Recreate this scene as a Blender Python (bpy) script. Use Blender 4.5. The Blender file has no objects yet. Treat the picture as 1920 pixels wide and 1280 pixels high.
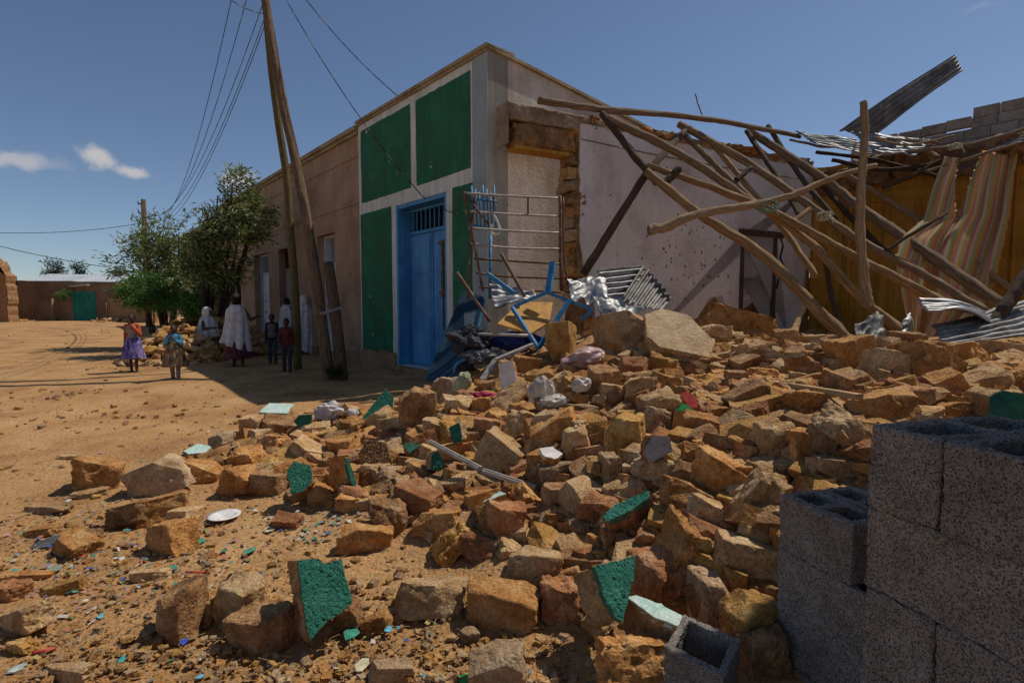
import bpy, bmesh, math, random
import numpy as np
from mathutils import Vector, Matrix, Euler, Quaternion, noise
V = Vector
R = math.radians
sc = bpy.context.scene
# ------------------------------------------------------------------ camera, sky, sun, exposure
CH, FPX, PITCH = 1.4, 1000.0, math.atan(0.068)
cam = bpy.data.objects.new('camera', bpy.data.cameras.new('camera'))
sc.collection.objects.link(cam)
cam.data.sensor_width = 36.0
cam.data.lens = 36.0 * FPX / 1920.0
cam.data.clip_start, cam.data.clip_end = 0.05, 3000
cam.location = (0, 0, CH)
cam.rotation_euler = (math.pi / 2 - PITCH, 0, 0)
sc.camera = cam
SUN = V((0.66, 0.36, 1.2)).normalized()
world = bpy.data.worlds.new('World'); sc.world = world; world.use_nodes = True
wn, wl = world.node_tree.nodes, world.node_tree.links
wn.clear()
wo = wn.new('ShaderNodeOutputWorld'); bg = wn.new('ShaderNodeBackground')
sky = wn.new('ShaderNodeTexSky'); sky.sky_type = 'NISHITA'; sky.sun_disc = False
sky.sun_elevation = math.asin(SUN.z); sky.sun_rotation = math.atan2(SUN.x, SUN.y)
sky.altitude = 2200; sky.air_density = 1.0; sky.dust_density = 1.8; sky.ozone_density = 1.9
bg.inputs['Strength'].default_value = 0.112
sun = bpy.data.objects.new('sun', bpy.data.lights.new('sun', 'SUN'))
sc.collection.objects.link(sun)
sun.data.energy = 4.6; sun.data.angle = R(0.53); sun.data.color = (1.0, 0.93, 0.82)
sun.rotation_euler = SUN.to_track_quat('Z', 'Y').to_euler()
vs = sc.view_settings
vs.view_transform = 'Standard'; vs.look = 'None'; vs.gamma = 1.0; vs.use_curve_mapping = False
vs.exposure = -0.42

def ray(u, v):
    f = V((0, math.cos(PITCH), -math.sin(PITCH))); up = V((0, math.sin(PITCH), math.cos(PITCH)))
    return V((1, 0, 0)) * ((u - 960) / FPX) + up * (-(v - 640) / FPX) + f
def at(u, v, Y):
    d = ray(u, v); k = Y / d.y
    return V((d.x * k, Y, CH + d.z * k))
def gp(u, v, z=0.0):
    d = ray(u, v); k = (z - CH) / d.z
    return V((d.x * k, d.y * k, z))

# clouds: a few small cumulus puffs low in the sky, part of the sky itself
def cloud_nodes(base_socket):
    tc = wn.new('ShaderNodeTexCoord')
    nz = wn.new('ShaderNodeTexNoise'); nz.inputs['Scale'].default_value = 16; nz.inputs['Detail'].default_value = 7
    nz.inputs['Roughness'].default_value = 0.6
    wl.new(tc.outputs['Generated'], nz.inputs['Vector'])
    sub = wn.new('ShaderNodeVectorMath'); sub.operation = 'SUBTRACT'; sub.inputs[1].default_value = (0.5, 0.5, 0.5)
    wl.new(nz.outputs['Color'], sub.inputs[0])
    scl = wn.new('ShaderNodeVectorMath'); scl.operation = 'SCALE'; scl.inputs['Scale'].default_value = 0.05
    wl.new(sub.outputs[0], scl.inputs[0])
    wrp = wn.new('ShaderNodeVectorMath'); wl.new(tc.outputs['Generated'], wrp.inputs[0]); wl.new(scl.outputs[0], wrp.inputs[1])
    total = None
    for (u, v, sx, sz, k) in ((25, 295, .038, .014, .62), (176, 294, .020, .015, .85), (244, 320, .024, .011, .8), 
                              (445, 338, .028, .014, .7), (470, 398, .03, .012, .4), (2300, 300, .1, .03, .7), (1840, 18, .016, .004, .1)):
        d = ray(u, v).normalized()
        a = wn.new('ShaderNodeVectorMath'); a.operation = 'SUBTRACT'; a.inputs[1].default_value = d
        wl.new(wrp.outputs[0], a.inputs[0])
        b = wn.new('ShaderNodeVectorMath'); b.operation = 'MULTIPLY'; b.inputs[1].default_value = (1 / sx, 1 / (sx * 3), 1 / sz)
        wl.new(a.outputs[0], b.inputs[0])
        l = wn.new('ShaderNodeVectorMath'); l.operation = 'LENGTH'; wl.new(b.outputs[0], l.inputs[0])
        m = wn.new('ShaderNodeMapRange'); m.interpolation_type = 'SMOOTHSTEP'
        m.inputs['From Min'].default_value = 1.25; m.inputs['From Max'].default_value = 0.35
        m.inputs['To Min'].default_value = 0; m.inputs['To Max'].default_value = k
        wl.new(l.outputs['Value'], m.inputs['Value'])
        if total is None: total = m.outputs[0]
        else:
            x = wn.new('ShaderNodeMath'); x.operation = 'MAXIMUM'; wl.new(total, x.inputs[0]); wl.new(m.outputs[0], x.inputs[1]); total = x.outputs[0]
    mix = wn.new('ShaderNodeMix'); mix.data_type = 'RGBA'
    wl.new(total, mix.inputs[0]); wl.new(base_socket, mix.inputs[6]); mix.inputs[7].default_value = (6.6, 6.3, 6.3, 1)
    return mix.outputs[2]
wl.new(cloud_nodes(sky.outputs[0]), bg.inputs['Color'])
wl.new(bg.outputs[0], wo.inputs['Surface'])

# ------------------------------------------------------------------ helpers
COL = sc.collection
WL = {}
def tag(o, label=None, cat=None, group=None, kind=None):
    if label: o['label'] = label
    if cat: o['category'] = cat
    if group: o['group'] = group
    if kind: o['kind'] = kind
    return o
def empty(name, loc, label=None, cat=None, group=None, kind=None):
    o = bpy.data.objects.new(name, None); COL.objects.link(o); o.location = loc
    o.empty_display_size = 0.1
    WL[o] = V(loc)
    return tag(o, label, cat, group, kind)

class MB:
    def __init__(s): s.v, s.f, s.uv, s.mi = [], [], [], []
    def add(s, vs_, fs, uvs=None, mi=0):
        b = len(s.v); s.v += [V(p) for p in vs_]
        for i, f in enumerate(fs):
            s.f.append([b + k for k in f]); s.uv.append(uvs[i] if uvs else None); s.mi.append(mi)
        return s
    def obox(s, o, ax, ay, az, mi=0):
        o, ax, ay, az = V(o), V(ax), V(ay), V(az)
        p = [o, o + ax, o + ax + ay, o + ay, o + az, o + ax + az, o + ax + ay + az, o + ay + az]
        fs = [(0, 3, 2, 1), (4, 5, 6, 7), (0, 1, 5, 4), (1, 2, 6, 5), (2, 3, 7, 6), (3, 0, 4, 7)]
        if ax.cross(ay).dot(az) < 0: fs = [f[::-1] for f in fs]
        return s.add(p, fs, mi=mi)
    def bar(s, p0, p1, w, h, up=(0, 0, 1)):
        p0, p1 = V(p0), V(p1); d = (p1 - p0); dn = d.normalized()
        x = dn.cross(V(up)); x = x.normalized() if x.length > 1e-4 else V((1, 0, 0)); y = x.cross(dn).normalized()
        return s.obox(p0 - x * w / 2 - y * h / 2, x * w, d, y * h)
    def tube(s, path, rad, n=8, cap=True, wob=0.0, seed=0, flat=1.0):
        path = [V(p) for p in path]; m = len(path)
        if not hasattr(rad, '__len__'): rad = [rad] * m
        vs_, fs, uvs = [], [], []
        t = (path[1] - path[0]).normalized(); x = t.orthogonal().normalized(); L = 0
        for i, p in enumerate(path):
            t = (path[min(i + 1, m - 1)] - path[max(i - 1, 0)]).normalized()
            x = (x - t * x.dot(t)).normalized(); y = t.cross(x)
            for k in range(n):
                a = 2 * math.pi * k / n
                r = rad[i]
                if wob: r *= 1 + wob * noise.noise(V((math.cos(a) * 1.3 + seed * 7.1, math.sin(a) * 1.3, L * 5 + seed))) + wob * .5 * noise.noise(V((math.cos(a) * 4 + seed, math.sin(a) * 4, L * 14)))
                vs_.append(p + (x * math.cos(a) + y * math.sin(a) * flat) * r)
            if i < m - 1:
                L2 = L + (path[i + 1] - p).length
                for k in range(n):
                    k2 = (k + 1) % n
                    fs.append((i * n + k, i * n + k2, (i + 1) * n + k2, (i + 1) * n + k))
                    uvs.append(((k / n, L), ((k + 1) / n, L), ((k + 1) / n, L2), (k / n, L2)))
                L = L2
        if cap:
            fs.append(tuple(range(n - 1, -1, -1))); uvs.append(tuple((0.5 + .3 * math.cos(k), .3 * math.sin(k)) for k in range(n)))
            fs.append(tuple((m - 1) * n + k for k in range(n))); uvs.append(tuple((0.5 + .3 * math.cos(k), .3 * math.sin(k)) for k in range(n)))
        return s.add(vs_, fs, uvs)
    def build(s, name, mat, parent=None, smooth=False, label=None, cat=None, group=None, kind=None, origin=None):
        if parent is not None: off = WL[parent]
        elif origin is not None: off = V(origin)
        else:
            xs = [p.x for p in s.v]; ys = [p.y for p in s.v]; zs = [p.z for p in s.v]
            off = V(((min(xs) + max(xs)) / 2, (min(ys) + max(ys)) / 2, min(zs)))
        me = bpy.data.meshes.new(name)
        me.from_pydata([tuple(p - off) for p in s.v], [], s.f)
        if any(u is not None for u in s.uv):
            ul = me.uv_layers.new(name='UVMap'); k = 0; arr = np.zeros(len(me.loops) * 2, dtype=np.float32)
            for f, u in zip(s.f, s.uv):
                for j in range(len(f)):
                    if u is not None: arr[2 * k], arr[2 * k + 1] = u[j]
                    k += 1
            ul.data.foreach_set('uv', arr)
        mats = mat if isinstance(mat, (list, tuple)) else [mat]
        for m_ in mats: me.materials.append(m_)
        if len(mats) > 1: me.polygons.foreach_set('material_index', s.mi)
        if smooth: me.polygons.foreach_set('use_smooth', [True] * len(me.polygons))
        me.update()
        o = bpy.data.objects.new(name, me); COL.objects.link(o)
        if parent is not None: o.parent = parent
        else: o.location = off
        WL[o] = off
        return tag(o, label, cat, group, kind)
def link_mesh(name, me, parent=None, off=None):
    o = bpy.data.objects.new(name, me); COL.objects.link(o)
    if parent is not None: o.parent = parent
    if off is not None and parent is None: o.location = off
    WL[o] = WL[parent] if parent is not None else (V(off) if off is not None else V((0, 0, 0)))
    return o
def catmull(pts, per=8):
    pts = [V(p) for p in pts]
    if len(pts) == 2: return [pts[0].lerp(pts[1], i / per) for i in range(per + 1)]
    P_ = [pts[0] * 2 - pts[1]] + pts + [pts[-1] * 2 - pts[-2]]; out = []
    for i in range(1, len(P_) - 2):
        a, b, c, d = P_[i - 1:i + 3]
        for k in range(per):
            t = k / per
            out.append(0.5 * ((2 * b) + (c - a) * t + (2 * a - 5 * b + 4 * c - d) * t * t + (3 * b - a - 3 * c + d) * t ** 3))
    out.append(pts[-1]); return out

# ------------------------------------------------------------------ materials
MATS = {}
def mat(name, cols, scale=4.0, rough=0.9, bump=0.25, bscale=30.0, stretch=(1, 1, 1), coord='Object', metallic=0.0, rnd=0.0,
        detail=8, pits=0.0, pscale=60, bdist=0.02, spec=0.3, fine=0.25, distort=0.0, streak=0.0, pitshade=0.0):
    m = bpy.data.materials.new(name); m.use_nodes = True; MATS[name] = m
    n, l = m.node_tree.nodes, m.node_tree.links
    b = n['Principled BSDF']; b.inputs['Roughness'].default_value = rough; b.inputs['Metallic'].default_value = metallic
    b.inputs['Specular IOR Level'].default_value = spec
    tc = n.new('ShaderNodeTexCoord'); mp = n.new('ShaderNodeMapping'); mp.inputs['Scale'].default_value = stretch
    if coord == 'World': src = n.new('ShaderNodeNewGeometry').outputs['Position']
    else: src = tc.outputs[coord]
    l.new(src, mp.inputs['Vector'])
    vec = mp.outputs[0]
    if rnd:
        oi = n.new('ShaderNodeObjectInfo')
        ad = n.new('ShaderNodeVectorMath'); ad.operation = 'ADD'; l.new(vec, ad.inputs[0])
        cx = n.new('ShaderNodeVectorMath'); cx.operation = 'SCALE'; cx.inputs[0].default_value = (37, 19, 53); l.new(oi.outputs['Random'], cx.inputs['Scale'])
        l.new(cx.outputs[0], ad.inputs[1]); vec = ad.outputs[0]
    n1 = n.new('ShaderNodeTexNoise'); n1.inputs['Scale'].default_value = scale; n1.inputs['Detail'].default_value = detail
    n1.inputs['Roughness'].default_value = 0.62; n1.inputs['Distortion'].default_value = distort
    l.new(vec, n1.inputs['Vector'])
    r = n.new('ShaderNodeValToRGB'); l.new(n1.outputs['Fac'], r.inputs['Fac'])
    e = r.color_ramp.elements
    k = len(cols)
    while len(e) < k: e.new(0.5)
    for i, c in enumerate(cols):
        e[i].position = 0.5 if k == 1 else 0.3 + 0.4 * i / (k - 1); e[i].color = (*c, 1)
    colr = r.outputs[0]
    nf = n.new('ShaderNodeTexNoise'); nf.inputs['Scale'].default_value = bscale; nf.inputs['Detail'].default_value = 6
    nf.inputs['Roughness'].default_value = 0.65; l.new(vec, nf.inputs['Vector'])
    hsv = n.new('ShaderNodeHueSaturation'); l.new(colr, hsv.inputs['Color'])
    mr = n.new('ShaderNodeMapRange'); mr.inputs['From Min'].default_value = .3; mr.inputs['From Max'].default_value = .7
    mr.inputs['To Min'].default_value = 1 - fine; mr.inputs['To Max'].default_value = 1 + fine; l.new(nf.outputs['Fac'], mr.inputs['Value'])
    val = mr.outputs[0]
    if rnd:
        m2 = n.new('ShaderNodeMapRange'); m2.inputs['To Min'].default_value = 1 - rnd; m2.inputs['To Max'].default_value = 1 + rnd
        l.new(oi.outputs['Random'], m2.inputs['Value'])
        mu = n.new('ShaderNodeMath'); mu.operation = 'MULTIPLY'; l.new(val, mu.inputs[0]); l.new(m2.outputs[0], mu.inputs[1]); val = mu.outputs[0]
    if streak:
        ms = n.new('ShaderNodeMapping'); ms.inputs['Scale'].default_value = (3.5, 3.5, 0.22); l.new(tc.outputs[coord], ms.inputs['Vector'])
        ns = n.new('ShaderNodeTexNoise'); ns.inputs['Scale'].default_value = 3; ns.inputs['Detail'].default_value = 7; l.new(ms.outputs[0], ns.inputs['Vector'])
        m3 = n.new('ShaderNodeMapRange'); m3.inputs['From Min'].default_value = .3; m3.inputs['From Max'].default_value = .7
        m3.inputs['To Min'].default_value = 1 - streak; m3.inputs['To Max'].default_value = 1 + streak * .6; l.new(ns.outputs['Fac'], m3.inputs['Value'])
        mu = n.new('ShaderNodeMath'); mu.operation = 'MULTIPLY'; l.new(val, mu.inputs[0]); l.new(m3.outputs[0], mu.inputs[1]); val = mu.outputs[0]
    hgt = nf.outputs['Fac']
    if pits:
        vo = n.new('ShaderNodeTexVoronoi'); vo.inputs['Scale'].default_value = pscale; vo.inputs['Randomness'].default_value = 1
        nd = n.new('ShaderNodeVectorMath'); l.new(vec, nd.inputs[0])
        n3 = n.new('ShaderNodeTexNoise'); n3.inputs['Scale'].default_value = pscale * .6; l.new(vec, n3.inputs['Vector'])
        s3 = n.new('ShaderNodeVectorMath'); s3.operation = 'SCALE'; s3.inputs['Scale'].default_value = .5 / pscale; l.new(n3.outputs['Color'], s3.inputs[0]); l.new(s3.outputs[0], nd.inputs[1])
        l.new(nd.outputs[0], vo.inputs['Vector'])
        m4 = n.new('ShaderNodeMapRange'); m4.inputs['From Min'].default_value = .1; m4.inputs['From Max'].default_value = .45; l.new(vo.outputs['Distance'], m4.inputs['Value'])
        n5 = n.new('ShaderNodeTexNoise'); n5.inputs['Scale'].default_value = pscale * .35; l.new(vec, n5.inputs['Vector'])
        m5 = n.new('ShaderNodeMapRange'); m5.inputs['From Min'].default_value = .46; m5.inputs['From Max'].default_value = .62; l.new(n5.outputs['Fac'], m5.inputs['Value'])
        mx = n.new('ShaderNodeMath'); mx.operation = 'MAXIMUM'; l.new(m4.outputs[0], mx.inputs[0]); l.new(m5.outputs[0], mx.inputs[1])
        ma = n.new('ShaderNodeMath'); ma.operation = 'MULTIPLY_ADD'; l.new(mx.outputs[0], ma.inputs[0]); ma.inputs[1].default_value = pits; l.new(hgt, ma.inputs[2]); hgt = ma.outputs[0]
        if pitshade:  # shade of the voids painted into the base colour
            m6 = n.new('ShaderNodeMapRange'); m6.inputs['To Min'].default_value = 1 - pitshade; m6.inputs['To Max'].default_value = 1.08; l.new(mx.outputs[0], m6.inputs['Value'])
            mu = n.new('ShaderNodeMath'); mu.operation = 'MULTIPLY'; l.new(val, mu.inputs[0]); l.new(m6.outputs[0], mu.inputs[1]); val = mu.outputs[0]
    l.new(val, hsv.inputs['Value']); l.new(hsv.outputs[0], b.inputs['Base Color'])
    bp = n.new('ShaderNodeBump'); bp.inputs['Strength'].default_value = bump; bp.inputs['Distance'].default_value = bdist
    l.new(hgt, bp.inputs['Height']); l.new(bp.outputs[0], b.inputs['Normal'])
    return m
ROCK = dict(coord='World', scale=8, bump=1.0, bscale=62, rnd=.2, bdist=.016, fine=.45, distort=.0, pits=.35, pscale=50)
RM = {
 'orange': mat('stone_orange', [(.25, .10, .024), (.50, .235, .07), (.62, .385, .165)], **ROCK),
 'tan':    mat('stone_tan', [(.31, .165, .065), (.51, .315, .145), (.64, .46, .265)], **ROCK),
 'brown':  mat('stone_brown', [(.15, .07, .028), (.32, .165, .068), (.48, .30, .15)], **ROCK),
 'ochre':  mat('stone_ochre', [(.30, .14, .03), (.49, .26, .07), (.57, .38, .16)], **ROCK),
 'reddish': mat('stone_reddish', [(.20, .075, .028), (.38, .16, .06), (.52, .30, .16)], **ROCK),
 'grey':   mat('stone_grey', [(.25, .145, .07), (.42, .275, .15), (.55, .415, .275)], **ROCK)}
stucco_green = mat('stucco_green', [(.022, .135, .09), (.032, .19, .13), (.08, .24, .175)], scale=8, bump=.8, bscale=120, bdist=.012, pits=1.0, pscale=150, fine=.25)
stucco_mint = mat('stucco_mint', [(.30, .52, .44), (.50, .66, .58), (.62, .68, .62)], scale=6, bump=.4, bscale=60)
stucco_brown = mat('stucco_brown', [(.22, .12, .055), (.30, .17, .08), (.36, .22, .11)], scale=8, bump=1, bscale=60, pits=1.2, pscale=80)
stucco_grey = mat('stucco_grey', [(.30, .27, .24), (.42, .38, .34), (.5, .46, .42)], scale=8, bump=.5, bscale=60)
plaster_white = mat('plaster_white', [(.55, .49, .44), (.74, .69, .65), (.80, .76, .72)], scale=1.2, bump=.35, bscale=22, fine=.12, streak=.05, bdist=.015)
plaster_side = mat('plaster_side', [(.42, .33, .26), (.58, .48, .40), (.66, .57, .49)], scale=1.0, bump=.4, bscale=18, fine=.14, streak=.12)
trim_white = mat('trim_white', [(.50, .51, .46), (.64, .66, .61), (.70, .72, .68)], scale=1.5, bump=.2, bscale=25, fine=.1, streak=.2)
corner_blue = mat('corner_blue', [(.24, .29, .29), (.32, .38, .38), (.38, .43, .42)], scale=1.5, bump=.25, bscale=25, fine=.12, streak=.08)
panel_green = mat('panel_green', [(.04, .10, .05), (.016, .138, .062), (.035, .18, .095)], scale=2.2, bump=.4, bscale=30, fine=.12, streak=.14, rough=.75)
plinth_mud = mat('plinth_mud', [(.20, .11, .05), (.30, .18, .09), (.36, .23, .13)], scale=2, bump=.5, bscale=15)
brown_plaster = mat('brown_plaster', [(.22, .13, .075), (.38, .245, .155), (.46, .32, .215)], scale=.8, bump=.4, bscale=14, fine=.2, streak=.14)
dark_plaster = mat('dark_plaster', [(.13, .08, .05), (.22, .14, .09), (.3, .2, .13)], scale=.8, bump=.4, bscale=14, fine=.2, streak=.1)
cornice_m = mat('cornice', [(.20, .15, .08), (.33, .26, .16), (.42, .34, .22)], scale=2, bump=.5, bscale=16)
yellow_plaster = mat('yellow_plaster', [(.30, .14, .02), (.46, .235, .035), (.52, .29, .06)], scale=1.0, bump=.3, bscale=18, fine=.15, streak=.3)
mud = mat('mud_mortar', [(.16, .08, .035), (.30, .165, .075), (.42, .26, .13)], scale=5, bump=1.0, bscale=16, bdist=.05)
concrete = mat('concrete_beam', [(.17, .12, .07), (.28, .21, .14), (.38, .3, .21)], scale=4, bump=.7, bscale=18)
block_m = mat('pumice_block', [(.28, .235, .195), (.39, .335, .285), (.48, .42, .365)], scale=9, bump=1.0, bscale=230, pits=1.8, pscale=210, bdist=.012, fine=.42, rnd=.06, pitshade=.62)  # block colour includes painted shade in the pits
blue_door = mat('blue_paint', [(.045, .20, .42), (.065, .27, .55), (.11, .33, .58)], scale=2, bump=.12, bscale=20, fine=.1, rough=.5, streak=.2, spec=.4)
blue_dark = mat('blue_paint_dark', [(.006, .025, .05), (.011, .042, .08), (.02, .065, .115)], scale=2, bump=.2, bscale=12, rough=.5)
blue_metal = mat('blue_metal', [(.02, .13, .28), (.03, .19, .40), (.10, .25, .38)], scale=7, bump=.15, bscale=30, rough=.5, fine=.25)
white_door = mat('white_paint_metal', [(.46, .50, .54), (.60, .64, .68), (.66, .7, .74)], scale=2, bump=.1, bscale=20, rough=.55, fine=.1, streak=.25)
rust = mat('rusty_steel', [(.07, .035, .02), (.15, .08, .05), (.28, .19, .13)], scale=9, bump=.4, bscale=40, rough=.75, metallic=.2)
grey_steel = mat('grey_steel', [(.28, .24, .2), (.42, .38, .33), (.5, .46, .42)], scale=9, bump=.3, bscale=40, rough=.6, metallic=.3)
tin = mat('corrugated_tin', [(.13, .12, .11), (.28, .28, .28), (.40, .40, .40)], scale=3, bump=.2, bscale=14, rough=.52, metallic=.6, fine=.25)
tin_rust = mat('corrugated_tin_dull', [(.10, .085, .07), (.2, .19, .175), (.3, .285, .27)], scale=3, bump=.2, bscale=14, rough=.6, metallic=.4, fine=.3, streak=.3)
tin_roof = mat('pale_tin_roof', [(.45, .48, .50), (.58, .61, .63), (.66, .68, .7)], scale=.6, bump=.1, bscale=8, rough=.5, metallic=.2)
WOOD = dict(coord='UV', stretch=(9, 1.2, 1), scale=3.0, bump=1.0, bscale=7, bdist=.035, fine=.5, rnd=.2)
wood_grey = mat('log_weathered', [(.11, .07, .042), (.30, .20, .12), (.47, .34, .21)], **WOOD)
wood_warm = mat('log_warm', [(.15, .08, .033), (.38, .225, .105), (.54, .37, .20)], **WOOD)
wood_pale = mat('log_pale', [(.20, .13, .075), (.42, .29, .165), (.55, .41, .26)], **WOOD)
wood_dark = mat('log_dark', [(.045, .03, .02), (.10, .065, .04), (.19, .13, .08)], **WOOD)
pole_olive = mat('pole_olive', [(.10, .075, .025), (.19, .14, .055), (.27, .2, .09)], **WOOD)
pole_brown = mat('pole_brown', [(.085, .05, .028), (.17, .105, .06), (.26, .17, .1)], **WOOD)
plank = mat('plank', [(.26, .16, .07), (.42, .28, .14), (.5, .36, .2)], scale=3, stretch=(1, 1, 6), bump=.4, bscale=20)
wood_door = mat('old_door_wood', [(.05, .03, .018), (.10, .06, .035), (.17, .11, .07)], scale=4, stretch=(6, 6, .8), bump=.5, bscale=14)
black_wire = mat('black_wire', [(.02, .02, .022)], bump=0, fine=.05)
wire_steel = mat('wire_steel', [(.3, .29, .27)], bump=.1, fine=.1, metallic=.5, rough=.5)
shade_black = mat('painted_shade', [(.012, .011, .01), (.02, .018, .016)], bump=.1)  # near-black colour painting the unlit depth of rooms, window and crack
gate_green = mat('gate_green', [(.01, .17, .12), (.015, .24, .17), (.03, .29, .21)], scale=1, bump=.1, bscale=8, rough=.55, streak=.2)
def plain(name, c, rough=.8, fine=.18, bump=.3, bscale=25, scale=6, metallic=0.0):
    c2 = tuple(x * .7 for x in c); c3 = tuple(min(1, x * 1.2) for x in c)
    return mat(name, [c2, c, c3], scale=scale, bump=bump, bscale=bscale, rough=rough, fine=fine, metallic=metallic)
# ------------------------------------------------------------------ ground with the rubble mound
CP = []
def cpx(u, v, z): p = gp(u, v, z); CP.append((p.x, p.y, z))
for a in ((480, 775, 0), (400, 860, 0), (300, 880, 0), (150, 920, 0), (300, 1000, 0), (420, 960, 0), (540, 960, 0), (620, 1040, 0), (520, 1100, 0), (700, 1080, 0),
          (820, 1090, 0), (940, 1200, 0), (1060, 1200, 0), (1080, 1275, 0), (700, 1200, 0), (400, 1200, 0), (150, 1100, 0), (620, 745, 0), (560, 760, 0), (700, 720, 0),
          (1100, 900, .36), (1100, 800, .56), (1100, 720, .74), (1600, 720, .84), (1800, 680, .93), (1600, 655, .98),
          (770, 745, .15), (850, 715, .4), (700, 800, .12), (900, 800, .38), (700, 900, .07), (820, 900, .16), (900, 960, .13), (1000, 960, .2), (1000, 1040, .09), (1120, 1100, .12),
          (1300, 950, .46), (1300, 1060, .28), (1200, 1000, .28), (1450, 820, .72), (1600, 800, .82), (1450, 960, .52), (1300, 720, .76), (1450, 720, .8), (1200, 850, .5), (1320, 830, .6),
          (1400, 1180, .16), (1250, 1180, .1), (1180, 1260, .02), (600, 830, .03), (520, 830, .02), (1800, 800, .9), (1000, 720, .62), (950, 760, .5), (620, 900, .03)):
    cpx(*a)
CP += [(-.2, 8.2, .45), (.6, 8.6, .75), (1.2, 8.2, .95), (.6, 7.2, .85), (1.4, 6.9, 1.08), (2.3, 6.9, 1.05), (2.2, 8.5, 1.0), (3.4, 6.8, .95), (4.5, 6.5, .95), (3.5, 9, .85), (5, 9, .85),
       (6.2, 11, .8), (7, 8, .9), (6, 6.2, .95), (5, 5, .92), (3.5, 10.8, .8), (6.5, 4.5, .7), (-.75, 7.6, .2), (-1.2, 8.3, .02), (-2, 7.5, 0), (-1.2, 9.3, 0), (-2.5, 10, 0), (-3, 8.5, 0), (-4.5, 7, 0), (-5, 5, 0), (-4, 3, 0), (-3, 2, 0),
       (-1, 1.5, 0), (0, 1.2, 0), (.6, 1.4, .02), (1, 1.2, 0), (1.6, 1.5, .05), (2.2, 2.3, .5), (0, .3, 0), (-2, 0, 0), (2, 0, 0), (3.5, 1, 0), (-4, 12, 0), (-6, 15, 0), (-8, 9, 0), (-10, 5, 0), (8, 2, .2), (12, 6, .4),
       (9, 14, .5), (2, 13, 0), (5, 16, 0), (-2, 14, 0), (-12, 12, 0), (-10, 20, 0), (10, -3, 0), (-6, -3, 0), (15, 14, 0), (0, 20, 0)]
CPA = np.array(CP)
def Hbase(x, y):
    x = np.atleast_1d(np.asarray(x, float)); y = np.atleast_1d(np.asarray(y, float))
    d2 = (x[:, None] - CPA[None, :, 0]) ** 2 + (y[:, None] - CPA[None, :, 1]) ** 2 + 0.02
    w = d2 ** -1.8
    return (w * CPA[None, :, 2]).sum(1) / w.sum(1)
def H(x, y): return float(Hbase(x, y)[0])
def hit(u, v, kmax=60):
    d = ray(u, v); k = 1.2
    ks = np.concatenate([np.arange(1.0, 12, .02), np.arange(12, kmax, .1)])
    xs, ys, zs = d.x * ks, d.y * ks, CH + d.z * ks
    below = np.where(zs < Hbase(xs, ys))[0]
    if len(below) == 0: return at(u, v, 8.0)
    k = ks[below[0]]
    return V((d.x * k, d.y * k, CH + d.z * k))

gx = np.sinh(np.linspace(-6.4, 6.4, 330)) * 1.0 + 0.0
gy = np.concatenate([-np.sinh(np.linspace(5.6, .15, 40)) * 1.0 + 1.3, np.linspace(1.15, 8, 230)[1:], 8 + np.sinh(np.linspace(0, 6.2, 110))[1:] * 1.2])
# finer spacing in x across the near field
gx = np.concatenate([-np.sinh(np.linspace(5.8, .0, 60)) * 1.2 - 4.5, np.linspace(-4.5, 5.5, 300)[1:-1], 5.5 + np.sinh(np.linspace(0, 5.8, 60)) * 1.2])
XX, YY = np.meshgrid(gx, gy)
ZZ = Hbase(XX.ravel(), YY.ravel()).reshape(XX.shape)
nv = []
for x, y, z in zip(XX.ravel(), YY.ravel(), ZZ.ravel()):
    r = math.hypot(x, y)
    dz = 0
    if r < 60:
        dz = .030 * noise.noise(V((x * .7, y * .7, 3.3))) + .012 * noise.noise(V((x * 2.6, y * 2.6, 1.3)))
        if r < 12:
            dz += .008 * noise.noise(V((x * 9, y * 9, 5))) + .005 * noise.noise(V((x * 23, y * 23, 8)))
            if z > .08: dz += min(1, z * 3) * (.05 * noise.noise(V((x * 5, y * 5, 2))) + .03 * noise.noise(V((x * 12, y * 12, 2))))
        # two worn wheel ruts curving down the lane
        if x < -2.5 and y > 3:
            for o in (0.0, 1.5):
                c = -6.4 - o - .3 * (y - 9)
                dz -= .016 * math.exp(-((x - c) / .2) ** 2) * max(0, min(1, (16 - y) / 5))
    nv.append((x, y, z + dz))
ny_, nx_ = XX.shape
gf = [(j * nx_ + i, j * nx_ + i + 1, (j + 1) * nx_ + i + 1, (j + 1) * nx_ + i) for j in range(ny_ - 1) for i in range(nx_ - 1)]
me = bpy.data.meshes.new('ground'); me.from_pydata(nv, [], gf); me.polygons.foreach_set('use_smooth', [True] * len(gf))
ground_m = mat('sandy_earth', [(.27, .13, .05), (.42, .23, .09), (.51, .31, .14)], scale=1.1, bump=.8, bscale=38, fine=.32, bdist=.02, detail=10, distort=.4, pits=.5, pscale=30)
me.materials.append(ground_m); me.update()
ground = bpy.data.objects.new('ground', me); COL.objects.link(ground); tag(ground, kind='structure')

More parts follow.
